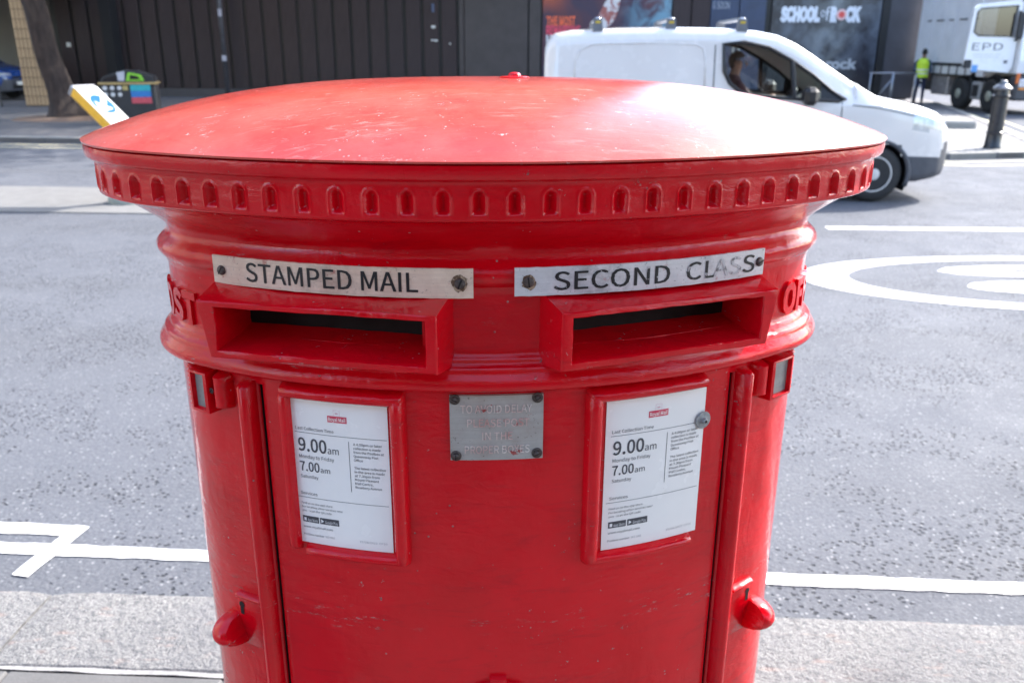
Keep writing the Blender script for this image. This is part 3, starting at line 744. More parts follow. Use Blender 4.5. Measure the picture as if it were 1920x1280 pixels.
# washer bolted over the right notice's loose edge
def disc(parent, name, s, z, o0, prof, mat, n=28):
    phi = phi_of(s, o0); c = Vector(B(phi, o0, z)); nrm = Vector((sin(phi), -cos(phi), 0)); t = Vector((cos(phi), sin(phi), 0)); up = Vector((0, 0, 1))
    rows = [[tuple(c + t * (q * cos(2 * PI * k / n)) + up * (q * sin(2 * PI * k / n)) + nrm * d) for k in range(n)] for q, d in prof]
    mb = MB().grid(rows, closed=True); mb.f.append(tuple(range((len(rows) - 1) * n, len(rows) * n))); mb.mi.append(0)
    return mb.build(name, mat, parent, angle=40)
ZINC = plain('zinc', (0.30, 0.31, 0.325), .5, .6, .25, 180, .4)
wz = disc(box, 'washer', .388 * .6545, 1.1815, -.0740, [(.0112, 0), (.0114, .0012), (.0108, .0018), (.004, .0022), (.0038, .0030), (.0036, .0062), (.0026, .0070), (.0001, .0071)], ZINC)
disc(wz, 'bolt_socket', .388 * .6545, 1.1815, -.0740, [(.0020, .0072), (.0001, .00725)], BLACKGAP, 6)

# ---- cast instruction plate
o0 = -.0755; a0, a1, b0, b1 = -.102 * (RR + o0), .065 * (RR + o0), 1.1590, 1.2420
n = 10; ss = [a0 + (a1 - a0) * k / n for k in range(n + 1)]
rows = [[S(s, o0, -.003, b0) for s in ss], [S(s, o0, 0, b0 + .0007) for s in ss], [S(s, o0, .0003, (b0 + b1) / 2) for s in ss], [S(s, o0, 0, b1 - .0007) for s in ss], [S(s, o0, -.003, b1) for s in ss]]
ip = MB().grid(rows).build('instruction_plate', PLATE_C, box, angle=40); ip['label'] = 'worn cast metal plate with four screws and raised wording'
wd = a1 - a0; H = b1 - b0
CASTL = mat_metalplate('cast_letters', (0.74, 0.69, 0.64), (0.46, 0.12, 0.10), (0.25, 0.06, 0.05), .8, .1, .9)
for st, fx, fw, fz in (('TO AVOID DELAY', .115, .76, .265), ('PLEASE POST', .185, .665, .475), ('IN THE', .345, .325, .675), ('PROPER BOXES', .155, .70, .885)):
    wrap_text(st, wd * fw, H * .115, a0 + wd * fx, b1 - H * fz, o0, 'raised_lettering', CASTL, ip, depth=.0005, lift=.0005)
for fx, fz, an in ((.055, .06, -.5), (.935, .055, .5), (.06, .92, 1.57), (.935, .905, .4)):
    screw(ip, a0 + wd * fx, b1 - H * fz, o0, .0040, an, .0064, .0042)

# ---- name-plate holders, hinge blocks, key escutcheons, pulls
for sg in (-1, 1):
    o0 = -.080; dph = .026 if sg < 0 else .004
    vbar(sg * s_of(.526 + dph, o0), .0225, o0, .0175, 1.1955, 1.2420, 'hinge_block', box, sharp=2.4, cap=.004)
    p0, p1 = .548 + dph * 1.25, .680 + dph * 1.25
    A, C = s_of(p0, o0), s_of(p1, o0); z0, z1 = 1.1930, 1.2400
    holder = MB()
    def SS(a, d, z): return S(sg * a, o0, d, z)
    def rc(a0_, a1_, zz0, zz1, d): return [SS(a0_, d, zz0), SS((a0_ + a1_) / 2, d, zz0), SS(a1_, d, zz0), SS(a1_, d, zz1), SS((a0_ + a1_) / 2, d, zz1), SS(a0_, d, zz1)]
    holder.grid([rc(A - .005, C + .005, z0 - .005, z1 + .003, -.003), rc(A - .004, C + .004, z0 - .004, z1 + .002, .019), rc(A, C, z0, z1, .020), rc(A + .001, C - .001, z0 + .001, z1 - .001, .0135)], closed=True)
    ho = holder.build('plate_holder', RED, box, angle=35)
    MB().grid([[SS(A + (C - A) * k / 4, .0140, z) for k in range(5)] for z in (z0, z1)]).build('name_plate', PLATE_D, ho)
    if sg < 0:
        for f in (.45, .93): screw(ho, sg * (A + (C - A) * (1 - f)), 1.2190, o0 + .0140, .0038, .8, 0, .001)
    mb = MB()
    for k in range(9):
        z = 1.187 + .0062 * k; mb.lathe([(.001, -.0028), (.0078, -.0024), (.0095, 0), (.0078, .0024), (.001, .0028)], 14, (*plan(sg * .86, -.0795), z))
    mb.lathe([(.0070, 1.184), (.0070, 1.241)], 14, (*plan(sg * .86, -.0795), 0)); mb.build('hinge_knuckle', RED, box, angle=50)
    # escutcheon
    dz = .004 if sg < 0 else -.0125; A, C = s_of(.512, o0), s_of(.598, o0); z0, z1 = .835 + dz, .9160 + dz
    es = MB().grid([rc(A - .001, C + .001, z0, z1 - .002, -.003), rc(A, C, z0 + .001, z1 - .0005, .0028), rc(A + .001, C - .0012, z0 + .002, z1 - .002, .0034)], closed=True)
    es.f.append(tuple(range(12, 18))); es.mi.append(0)
    eo = es.build('escutcheon', RED, box, angle=35)
    hb = hbar(min(sg * A, sg * C), max(sg * A, sg * C), z1 - .001, .0085, o0, .0095, 'ledge', eo, cap=.003)
    kc = s_of(.573, o0); kz = .8930 + dz
    kh = MB(); npt = 14
    def K(a, z): return S(sg * kc + a, o0, .0040, kz + z)
    ring = [K(.0046 * cos(w), .0055 + .0052 * sin(w)) for w in [PI * (-.28 + 1.56 * k / npt) for k in range(npt + 1)]] + [K(-.0030, -.0095), K(.0030, -.0095)]
    kh.add(ring, [tuple(range(len(ring)))]); kh.build('keyhole', BLACKGAP, eo)
    # pull: half ovoid cut flat towards the front
    phi = .640; c = Vector(plan(sg * phi, -.080) + (0,)); nr = Vector((sg * sin(phi), -cos(phi), 0)); tn = Vector((sg * cos(phi), sin(phi), 0))
    rows = []; zc = .858 + dz
    for i in range(15):
        la = -PI / 2 + PI * i / 14; row = []
        for k in range(24):
            w = 2 * PI * k / 24; x = .030 * cos(la) * cos(w); y = .040 * cos(la) * sin(w); z = .0225 * sin(la)
            lim = -.014 + .35 * z
            x = max(x, lim)
            row.append(tuple(c + tn * x + nr * y + Vector((0, 0, zc + z))))
        rows.append(row)
    MB().grid(rows, closed=True).build('door_pull', RED, box, angle=38, weld=True)

# raised lettering on the band
def ring_text(st, s0, w, hgt, z0, o0, depth):
    vs, fs = text_fit(st, s0, z0, w, hgt, depth, 1.05, .02)
    return MB().add([S(v[0], o0, v[2], v[1]) for v in vs], fs).build('raised_lettering', RED, box)
ring_text('POST', -s_of(.665, -.0775) - .115, .115, .0360, 1.2985, -.0775, .0042)
ring_text('OFFICE', s_of(.590, -.0775), .150, .0360, 1.2985, -.0775, .0042)
# crown boss low on the front panel (only its tip is in the picture)
cr = MB(); sc0 = -.017 * (RR - .078)
def KR(a, z, d): return S(sc0 + a, -.0785, d, z - .004)
outl = [(-.04, .78), (.04, .78), (.048, .815), (.030, .838), (.010, .843), (.011, .852), (-.011, .852), (-.010, .843), (-.030, .838), (-.048, .815)]
cr.grid([[KR(a, z, -.001) for a, z in outl], [KR(a * .96, .80 + (z - .80) * .97, .007) for a, z in outl], [KR(a * .6, .80 + (z - .80) * .6, .010) for a, z in outl]], closed=True)
cr.f.append(tuple(range(20, 30))); cr.mi.append(0)
cr.build('crown_boss', RED, box, angle=60)

# ------------------------------------------------------------------ buildings and hoarding
H0 = Vector((-13.02, 34.5, 0)); HT = rad(-3); HU = Vector((cos(HT), sin(HT), 0)); HV = Vector((-sin(HT), cos(HT), 0))
HZ = gz(34.5)
hoard = empty('hoarding', (H0.x, H0.y, HZ), HT, 'long dark brown hoarding of upright boards and show posters across the street', 'hoarding')
def mat_board():
    m, nt, b = newmat('hoarding_board'); v = coords(nt); oi = N(nt, 'ShaderNodeObjectInfo')
    f = noise(nt, coords(nt, (3, 3, .6)), 3, 5)
    c = mix(nt, rng(nt, f, .3, .7), (0.038, 0.026, 0.027), (0.056, 0.040, 0.040))
    c = mix(nt, rng(nt, oi.outputs['Random'], 0, 1, 0, .5), c, (0.044, 0.034, 0.038))
    L(nt, c, b.inputs['Base Color']); L(nt, rng(nt, f, .3, .7, .45, .6), b.inputs['Roughness']); b.inputs['Specular IOR Level'].default_value = .2; return m
BOARD = mat_board(); DARKBOARD = plain('dark_panel', (0.046, 0.036, 0.038), .45, 0, .2, 2); BLACKTRIM = plain('black_trim', (0.008, 0.008, 0.010), .5)
MB().box((11.55, .35, 2.75), (32.2, .5, 5.4)).build('backing', BLACKTRIM, hoard)
bw = .667; x = -4.36
bm0 = MB().box((0, 0, 2.85), (bw - .11, .09, 5.1), bev=.02)
b0 = None
while x < 11.0:
    if b0 is None: b0 = bm0.build('board', BOARD, hoard); o = b0
    else: o = b0.copy(); COL.objects.link(o)
    o.location = (x + bw / 2, .05 + random.uniform(-.008, .008), .0); x += bw
MB().box((3.3, .045, .15), (15.4, .08, .30)).build('base_rail', plain('rail_grey', (0.06, 0.055, 0.06), .6), hoard)
for a, c in ((11.02, 11.2), (11.22, 13.58), (13.62, 14.06)): MB().box(((a + c) / 2, .03, 2.8), (c - a - .02, .12, 5.2), bev=.01).build('flat_panel', DARKBOARD, hoard)
# posters: flat prints on panels
def mat_poster_a():
    m, nt, b = newmat('poster_colour'); v = coords(nt)
    f = noise(nt, v, .55, 4, .6, .6); g = noise(nt, v, 1.6, 5, .6, 1.0)
    c = mix(nt, rng(nt, f, .38, .62), (0.030, 0.024, 0.060), (0.10, 0.028, 0.04))
    sx = N(nt, 'ShaderNodeSeparateXYZ'); L(nt, v, sx.inputs[0])
    bl = math2(nt, 'MULTIPLY', rng(nt, sx.outputs[0], .3, 1.6), rng(nt, g, .4, .62))
    c = mix(nt, math2(nt, 'MULTIPLY', bl, .8), c, (0.16, 0.34, 0.46))
    og = math2(nt, 'MULTIPLY', rng(nt, sx.outputs[0], -1.2, -2.0), rng(nt, sx.outputs[2], .3, .9)); og = math2(nt, 'MULTIPLY', og, rng(nt, sx.outputs[2], 1.9, 1.2))
    c = mix(nt, math2(nt, 'MULTIPLY', og, .8), c, (0.45, 0.09, 0.035))
    L(nt, c, b.inputs['Base Color']); b.inputs['Roughness'].default_value = .35; return m
def mat_poster_b():
    m, nt, b = newmat('poster_dark'); v = coords(nt)
    f = noise(nt, v, .8, 5, .62, .4); s = noise(nt, coords(nt, (1, 1, .6)), 5.5, 4, .8); sx = N(nt, 'ShaderNodeSeparateXYZ'); L(nt, v, sx.inputs[0])
    c = mix(nt, rng(nt, f, .45, .66), (0.012, 0.013, 0.024), (0.10, 0.12, 0.16))
    glow = math2(nt, 'MULTIPLY', rng(nt, math2(nt, 'ABSOLUTE', math2(nt, 'SUBTRACT', sx.outputs[0], .25), 0), 1.1, 0), rng(nt, noise(nt, v, 1.4, 4), .38, .66))
    c = mix(nt, math2(nt, 'MULTIPLY', glow, .55), c, (0.32, 0.36, 0.38))
    c = mix(nt, rng(nt, s, .67, .73, 0, .7), c, (0.5, 0.52, 0.58))
    L(nt, c, b.inputs['Base Color']); b.inputs['Roughness'].default_value = .3; return m
def poster(a, c, z0, z1, mat, name, y=.02):
    o = MB().box((0, 0, 0), (c - a, .06, z1 - z0), bev=.008).build(name, mat, hoard); o.location = ((a + c) / 2, y, (z0 + z1) / 2); return o
pa = poster(14.12, 18.80, .25, 5.1, mat_poster_a(), 'show_poster')
def htext(st, a, z, w, hgt, mat, parent, y=-.034, ref=None, bold=0.0):
    vs, fs = text_fit(st, 0, 0, w, hgt, 0, 1.0, bold); o = MB().add([(v[0], 0, v[1]) for v in vs], fs).build('poster_lettering', mat, parent)
    o.location = (a - ref[0], y, z - ref[1]); return o
RA = ((14.12 + 18.80) / 2, (5.1 + .25) / 2)
ORG = plain('poster_orange', (0.80, 0.13, 0.05), .4); PNK = plain('poster_pink', (0.72, 0.06, 0.12), .4); WHT = plain('poster_white', (0.66, 0.68, 0.74), .4, 0, .1, 3)
htext('THE MOST', 14.26, 2.62, 1.06, .29, ORG, pa, ref=RA, bold=.015); htext('REWARDING', 14.26, 2.30, 1.25, .29, PNK, pa, ref=RA, bold=.015); htext('MUSICAL', 14.26, 1.96, 1.25, .30, WHT, pa, ref=RA, bold=.015)
# pale swept shape printed on the poster
sw = MB(); pts = []
for k in range(22):
    t = k / 21; w = .35 * sin(PI * t) ** .6 + .03; cx_, cz_ = -.62 + 1.0 * t + .10 * sin(5 * t), -.75 + 1.55 * t - .35 * t * t
    pts.append(((cx_ - w * .6, 0, cz_ + w * .55), (cx_ + w * .6, 0, cz_ - w * .55)))
sw.grid([[p[0] for p in pts], [p[1] for p in pts]])
def mat_swash():
    m, nt, b = newmat('poster_swash'); v = coords(nt); f = noise(nt, v, 3.2, 4, .6, 1.2)
    L(nt, mix(nt, rng(nt, f, .44, .54), (0.62, 0.6, 0.62), (0.33, 0.10, 0.09)), b.inputs['Base Color']); b.inputs['Roughness'].default_value = .4; return m
so = sw.build('poster_shape', mat_swash(), pa); so.location = (.15, -.034, .46)
for a, c in ((18.84, 19.5), (19.53, 20.20)): MB().box(((a + c) / 2, .03, 2.8), (c - a - .02, .12, 5.2), bev=.01).build('flat_panel', BOARD, hoard)
BLUE = plain('door_blue', (0.018, 0.034, 0.085), .35, 0, .25, 2)
pb = None
for a, c in ((20.22, 21.23), (21.26, 22.2)):
    d = poster(a, c, .12, 5.0, BLUE, 'stage_door', .02)
    hx = .40 if a < 21 else -.40
    MB().tube([(hx, -.06, -.95), (hx, -.06, -.55)], .028, 8).build('handle', plain('steel', (0.55, 0.55, 0.55), .3, .9), d)
    if a < 21: htext('G SOON', 20.28, 3.19, .60, .24, plain('poster_dull', (0.35, 0.38, 0.45), .5), d, ref=((a + c) / 2, 2.56))
pp = poster(22.42, 26.30, .12, 5.0, mat_poster_b(), 'show_poster'); RB = ((22.42 + 26.30) / 2, 2.56)
for st, a, w in (('SCHOOL', 22.72, 1.42), ('R', 24.50, .25), ('CK', 25.04, .55)): htext(st, a, 2.80, w, .42, WHT, pp, ref=RB, bold=.035)
htext('o', 24.16, 2.92, .15, .30, WHT, pp, ref=RB); htext('f', 24.33, 2.80, .15, .42, WHT, pp, ref=RB)
MB().lathe([(.11, 0), (.11, -.006), (.001, -.006)], 20, (24.90 - RB[0], -.034, 3.00 - RB[1]), axis='y').build('poster_lettering', plain('poster_salmon', (0.66, 0.07, 0.06), .4), pp)
MB().lathe([(.19, 0), (.19, -.004), (.10, -.004), (.10, 0)], 20, axis='y').build('poster_lettering', plain('poster_rose', (0.70, 0.45, 0.44), .4), pp, loc=(24.90 - RB[0], -.034, 3.00 - RB[1]))
htext('rock', 24.55, 1.15, 1.1, .30, plain('poster_grey', (0.4, 0.42, 0.45), .4), pp, ref=RB, bold=.02)
MB().box((26.45, .0, 2.75), (.26, .16, 5.3)).build('end_post', BLACKTRIM, hoard)
MB().box((27.2, .05, 2.75), (1.20, .12, 5.3), bev=.01).build('flat_panel', plain('end_panel', (0.055, 0.054, 0.066), .5, 0, .15, 2), hoard)
# white labels, locks on the boards
LBL = plain('sticker', (0.66, 0.66, 0.64), .5)
for a, z, w, hh in ((10.07, 2.30, .14, .09), (10.02, 1.83, .08, .05), (10.16, 1.82, .12, .06), (10.68, 1.71, .05, .05), (-3.95, 1.62, .16, .16)):
    MB().box((a, -.008, z + .25), (w, .02, hh)).build('sticker', LBL, hoard)
MB().box((10.07, -.03, 3.2), (.10, .06, .30), bev=.01).build('lock_box', plain('lockblue', (0.07, 0.09, 0.16), .5), hoard)
pole = empty('sign_post', (H0.x + 2.28 * HU.x, H0.y + 2.28 * HU.y - .7, HZ), 0, 'thin grey steel post with two small pale stickers before the dark boards', 'post')
MB().tube([(0, 0, 0), (0, 0, 6.5)], .085, 14).build('shaft', plain('galvanised', (0.085, 0.085, 0.10), .5, .3, .2, 6), pole, smooth=True)
for z, w, hh in ((3.0, .13, .25), (1.42, .16, .20)): MB().box((.02, -.09, z), (w, .02, hh)).build('sticker', plain('sticker_grey', (0.42, 0.42, 0.50), .5), pole)

STONE = plain('render_wall', (0.30, 0.28, 0.26), .8, 0, .15, .4); PANE = plain('dark_pane', (0.02, 0.025, 0.035), .08, 0, .1); FRAME = plain('window_frame', (0.4, 0.4, 0.4), .5)
def block(name, loc, w, d, hgt, rz, wallmat, label, nx, nz, z_first, ww, wh, front=-1, group=None):
    """plain street building: walls, recessed windows with frames on the street side"""
    o = empty(name, loc, rz, label, 'building', group)
    MB().box((0, d / 2 * -front, hgt / 2), (w, d, hgt)).build('wall', wallmat, o)
    MB().box((0, d / 2 * -front, hgt + .3), (w + .6, d + .6, .6), bev=.05).build('cornice', wallmat, o)
    wm = MB().box((0, 0, 0), (ww, .10, wh)); fm = MB().box((0, 0, wh / 2 + .06), (ww + .24, .2, .12)).box((0, 0, -wh / 2 - .08), (ww + .3, .3, .12)).box((ww / 2 + .06, 0, 0), (.12, .2, wh)).box((-ww / 2 - .06, 0, 0), (.12, .2, wh)).box((0, 0, 0), (.06, .14, wh))
    w0 = f0 = None; dz = (hgt - z_first - 1) / nz
    for i in range(nx):
        for j in range(nz):
            p = (-w / 2 + w * (i + .5) / nx, .03 * front, z_first + dz * (j + .5))
            if w0 is None: w0 = wm.build('window', PANE, o); f0 = fm.build('window_frame', FRAME, w0); q = w0
            else:
                q = w0.copy(); COL.objects.link(q); g = f0.copy(); COL.objects.link(g); g.parent = q
            q.location = p
    return o
block('office_block', (-28.0, 39.6, gz(39)), 70, 16, 56, HT, STONE, 'tall grey block rising behind the dark hoarding', 16, 13, 6.5, 2.2, 2.2)
BRICK = mat_brickwork('brown_brick', (0.12, 0.062, 0.042), (0.085, 0.045, 0.032), (0.13, 0.115, 0.10))
block('brick_terrace', (1.5, -9.0, 0), 21, 10, 8.0, 0, BRICK, 'unseen dark brown brick terrace along the near pavement, shaped for reflections', 6, 1, 4.2, 1.3, 2.0, 1)
bt = bpy.data.objects['brick_terrace']
SHOP = plain('reflection_black', (0.014, 0.014, 0.017), .35); SGL = plain('shop_glass', (0.012, 0.014, 0.016), .05)  # black front added so the box reflects something dark
MB().box((0, .12, 1.9), (20.6, .26, 3.8)).build('added_shopfront', SHOP, bt)
for k in range(6): MB().box((-8.6 + k * 3.43, .27, 1.55), (2.9, .05, 2.5)).build('shop_window', SGL, bt)
MB().box((0, .30, 3.45), (20.4, .12, .6), bev=.03).build('fascia_board', SHOP, bt)
block('cream_terrace', (-34, 2, 0), 30, 12, 14, rad(55), plain('cream_render', (0.62, 0.55, 0.43), .8, 0, .08, .5), 'cream rendered terrace along the near pavement', 8, 4, 3.5, 1.3, 2.1, 1)

block('added_stucco_terrace', (44, 58, gz(58)), 50, 12, 11, rad(-12), plain('stucco', (0.50, 0.47, 0.43), .8, 0, .1, .5), 'unseen pale stucco terrace added beyond the side street for the cap reflection', 12, 3, 1.0, 1.4, 2.2)  # unseen row added to cut the sky glare reflected in the cap

# left: tiled column, undercroft
tc = empty('tiled_column', (-14.62, 27.3, gz(27.3)), rad(4), 'tan tiled square column at the edge of the dark undercroft', 'column')
TILE = mat_slab('tan_tile', (0.40, 0.28, 0.165), .2); GROUT = plain('grout', (0.05, 0.036, 0.026), .9)
MB().box((0, .45, 2.6), (.70, .70, 5.2)).build('core', GROUT, tc)
tm = MB().box((0, 0, 0), (.098, .03, .262), bev=.008); t0 = None
for face in (0, 1):
    for i in range(6):
        for j in range(19):
            if t0 is None: t0 = tm.build('tile', TILE, tc); o = t0
            else: o = t0.copy(); COL.objects.link(o)
            a = -.290 + i * .116
            o.location = (a, .10, .15 + j * .277) if face == 0 else (.35, .45 + a, .15 + j * .277)
            if face: o.rotation_euler = (0, 0, PI / 2)
DK = plain('undercroft_dark', (0.010, 0.010, 0.012), .8)
uc = empty('undercroft_building', (-30, 27.6, gz(28)), rad(-3), 'dark open undercroft beside the hoarding boards', 'building')
MB().box((0, 6.5, 6.3), (27, 14, 5)).build('upper_storey', STONE, uc); MB().box((0, 13, 2), (32, .4, 4.6)).build('back_wall', DK, uc)
MB().box((14.5, 10.2, 2), (.4, 6, 4.6)).build('side_wall', DK, uc)

# ------------------------------------------------------------------ street furniture
BLACKPAINT = plain('black_iron', (0.022, 0.023, 0.028), .32, .0, .25, 8, .2)
bo = empty('bollard', (8.40, 15.37, gz(15.37)), 0, 'black cast iron bollard on the pavement corner in front of the lorry', 'bollard')
MB().lathe([(.15, 0), (.15, .03), (.135, .05), (.128, .22), (.126, .24), (.140, .25), (.142, .28), (.126, .29), (.118, .86)], 28).build('shaft', BLACKPAINT, bo, angle=40)
MB().lathe([(.118, .86), (.142, .865), (.145, .89), (.120, .90), (.112, .98)], 28).build('collar', BLACKPAINT, bo, angle=40)
MB().lathe([(.112, .98), (.15, .985), (.155, 1.01), (.135, 1.03), (.10, 1.06), (.07, 1.075), (.06, 1.09), (.062, 1.11), (.045, 1.135), (.001, 1.145)], 28).build('cap', plain('worn_iron', (0.16, 0.16, 0.17), .35, .6, .3, 20), bo, angle=50)

# leaning keep-left sign on the traffic island
sgn = empty('keep_left_bollard', (-4.40, 9.85, -.088), 0, 'knocked-over yellow and white keep-left sign leaning over the traffic island', 'sign')
vdir = Vector((-.72, .35, .60)).normalized(); Ls = 1.05
wax = Vector((.44, .90, 0)); wax = (wax - vdir * wax.dot(vdir)).normalized(); nax = wax.cross(vdir)
if nax.z < 0: nax = -nax
Ms = Matrix((wax, -nax, vdir)).transposed(); M4 = Matrix.Translation(Vector((-4.86, 10.10, 1.125)) - Vector((-4.40, 9.85, -.088)) - vdir * Ls) @ Ms.to_4x4()
YEL = plain('sign_yellow', (0.72, 0.37, 0.01), .35); SWH = plain('sign_white', (0.66, 0.66, 0.64), .6, 0, .06, 8, 0, .15); SBL = plain('sign_blue', (0.012, 0.09, 0.34), .6, 0, .1, 8, 0, .12)
MB().box((0, 0, Ls * .5 + .1), (.31, .12, Ls - .2), bev=.02).xform(M4).build('housing', YEL, sgn, angle=40)
MB().box((0, -.063, Ls * .5 + .1), (.295, .012, Ls - .24), bev=.005).xform(M4).build('white_face', SWH, sgn)
MB().box((0, 0, Ls + .015), (.32, .13, .05), bev=.02).xform(M4).build('end_cap', plain('cap_grey', (0.33, 0.33, 0.35), .4), sgn)
zc = Ls - .32
MB().add([(.125 * cos(2 * PI * k / 28), -.0702, zc + .16 * sin(2 * PI * k / 28)) for k in range(28)], [tuple(range(28))]).xform(M4).build('blue_disc', SBL, sgn)
MB().add([(a, -.0714, zc + b_) for a, b_ in ((.115, .10), (.075, .145), (-.03, .0), (-.075, .055), (-.10, -.13), (.075, -.085), (.015, -.04))], [(0, 1, 2, 6), (2, 3, 4), (2, 4, 6), (6, 4, 5)]).xform(M4).build('white_arrow', SWH, sgn)
MB().lathe([(.22, -.02), (.22, .05), (.19, .09), (.10, .14), (.07, .34), (.06, .62), (.001, .63)], 20).build('base', plain('base_grey', (0.22, 0.23, 0.20), .7), sgn, angle=40)

# double litter bin
bn = empty('litter_bin', (-8.70, 20.35, gz(20.35)), rad(14), 'black double recycling bin with gold rim and green slot by the tree', 'bin')
BINB = plain('bin_black', (0.018, 0.018, 0.021), .4, 0, .2, 4)
MB().box((0, 0, .44), (1.16, .60, .86), bev=.03).build('body', BINB, bn)
MB().box((0, 0, .895), (1.22, .66, .05), bev=.012).build('rim', plain('bin_gold', (0.42, 0.30, 0.13), .4, .3), bn)
lid = MB(); lid.prism([(-.58, .92), (.58, .92), (.55, 1.04), (.20, 1.16), (-.12, 1.17), (-.50, 1.04)], 'y', -.29, .29); lid.build('lid', BINB, bn)
gp = MB().prism([(-.02, .95), (.36, .95), (.30, 1.08), (.04, 1.13)], 'y', -.335, -.285).build('green_surround', plain('bin_green', (0.20, 0.50, 0.03), .4), bn)
MB().prism([(.06, .98), (.28, .98), (.24, 1.05), (.08, 1.08)], 'y', -.342, -.337).build('slot', BLACKGAP, gp)
MB().prism([(-.52, .94), (-.22, .94), (-.20, 1.08), (-.46, 1.02)], 'y', -.325, -.287).build('slot', BLACKGAP, bn)
MB().prism([(-.18, .95), (-.05, .95), (-.03, 1.16), (-.20, 1.13)], 'y', -.33, -.286).build('grey_panel', plain('bin_grey', (0.38, 0.38, 0.42), .4), bn)
for k, c in enumerate(((0.02, 0.30, 0.33), (0.02, 0.14, 0.38), (0.42, 0.06, 0.08))):
    MB().box((.26, -.306, .80 - k * .135), (.42, .012, .13)).build('colour_label', plain('bin_label%d' % k, c, .4, 0, .25, 40), bn)
ICON = plain('bin_icon', (0.5, 0.5, 0.5), .5)
for i in range(3):
    for j in range(2):
        MB().lathe([(.05, 0), (.05, .01), (.001, .01)], 7 - i, axis='y').build('icon', ICON, bn, loc=(-.48 + i * .15, -.314, .80 - j * .14))
MB().box((-.06, -.306, .80), (.11, .012, .10)).build('icon', plain('icon_gold', (0.35, 0.28, 0.1), .5), bn)

# plane tree
tr = empty('street_tree', (-11.05, 22.0, gz(22)), 0, 'leaning brown street tree trunk rising beside the tan tiled column', 'tree')
def mat_bark():
    m, nt, b = newmat('bark'); v = coords(nt, (1, 1, .35)); f = noise(nt, v, 9, 6, .65); g = noise(nt, v, 2.2, 3)
    c = mix(nt, rng(nt, f, .35, .65), (0.014, 0.009, 0.008), (0.048, 0.031, 0.025)); c = mix(nt, rng(nt, g, .55, .7, 0, .4), c, (0.06, 0.046, 0.036))
    L(nt, c, b.inputs['Base Color']); b.inputs['Roughness'].default_value = .9; bump(nt, b, f, .8, .03); return m
BARK = mat_bark()
trunk = MB(); rows = []; nseg = 26
for i in range(nseg + 1):
    t = i / nseg; z = -.1 + 6.2 * t; cx_ = -.02 - .15 * z + .004 * z * z + .03 * sin(3 * z); r_ = .30 - .018 * z + .22 * math.exp(-z / .28)
    rows.append([(cx_ + r_ * (1 + .10 * sin(3 * w + z) + .05 * sin(7 * w - 2 * z)) * cos(w), r_ * (1 + .10 * sin(3 * w + z) + .05 * sin(7 * w - 2 * z)) * sin(w), z) for w in [2 * PI * k / 20 for k in range(20)]])
trunk.grid(rows, closed=True)
tp = Vector((-.80, 0, 6.0)); ends = []
for k in range(12):
    w = 2 * PI * k / 12 + .3; out = random.uniform(3.4, 6.0); up = random.uniform(1.6, 4.6)
    mid = tp + Vector((3.6 + cos(w) * out * .6, .8 + sin(w) * out * .4, up * .55)); e = tp + Vector((7.2 + cos(w) * out * 1.2, 2.4 + sin(w) * out * .95, up))
    trunk.tube([tp - Vector((0, 0, .4)), tp.lerp(mid, .5) + Vector((0, 0, .2)), mid, e], [.20, .15, .11, .03], 8); ends += [mid, e, mid.lerp(e, .5)]
trunk.build('trunk', BARK, tr, smooth=True)
leafm, nt_, b_ = newmat('plane_leaves'); oi = N(nt_, 'ShaderNodeTexCoord'); cc = noise(nt_, oi.outputs['Object'], 1.3, 3)
L(nt_, mix(nt_, rng(nt_, cc, .3, .7), (0.035, 0.075, 0.015), (0.09, 0.14, 0.03)), b_.inputs['Base Color']); b_.inputs['Roughness'].default_value = .6
lv = MB(); rnd = random.Random(5)
for c in ends:
    for _ in range(800):
        d = Vector((rnd.gauss(0, 1), rnd.gauss(0, 1), rnd.gauss(0, .6))); p = c + d * 1.25
        a = Vector((rnd.gauss(0, 1), rnd.gauss(0, 1), rnd.gauss(0, 1))).normalized(); q = a.orthogonal().normalized(); w_ = rnd.uniform(.12, .20)
        lv.add([p - a * w_, p + q * w_ * .8, p + a * w_, p - q * w_ * .8], [(0, 1, 2, 3)])
lv.build('crown', leafm, tr)
pit = MB().lathe([(1.25, .002), (1.2, .02), (.8, .045), (.3, .07), (.001, .08)], 30, (-11.05, 22.0, gz(22) - .002)).build('tree_pit', plain('pit_soil', (0.20, 0.13, 0.09), .95, 0, .4, 30, .6)); struct(pit)

tn = empty('street_tree', (6.2, .4, 0), 0, 'unseen leafy plane tree added to shade the near pavement opposite the hoarding', 'tree')  # out-of-view tree added to darken the pavement that the box reflects
mb = MB().tube([(0, 0, -.1), (.02, 0, .4), (.0, .02, 2), (-.05, 0, 4.2)], [.34, .26, .22, .18], 14); ends = []
for k in range(30):
    w = 2.399963 * k; q = math.sqrt((k + .5) / 30); e = Vector((-.9 + cos(w) * q * 4.2, -.8 + sin(w) * q * 2.2, 6.0 + .6 * sin(3 * w) + .8 * (1 - q)))
    if k % 2: mb.tube([(-.05, 0, 4.0), (e.x * .4, e.y * .4, 5.0), e], [.10, .06, .02], 6)
    ends.append(e)
mb.build('trunk', BARK, tn, smooth=True); lv = MB()
for c in ends:
    for _ in range(620):
        d = Vector((rnd.uniform(-1, 1), rnd.uniform(-1, 1), rnd.uniform(-1, 1)))
        if d.length > 1: continue
        p = c + d * 1.05
        a = Vector((rnd.gauss(0, 1), rnd.gauss(0, 1), rnd.gauss(0, 1))).normalized(); q = a.orthogonal().normalized(); w_ = rnd.uniform(.11, .18)
        lv.add([p - a * w_, p + q * w_ * .8, p + a * w_, p - q * w_ * .8], [(0, 1, 2, 3)])
lv.build('crown', leafm, tn)

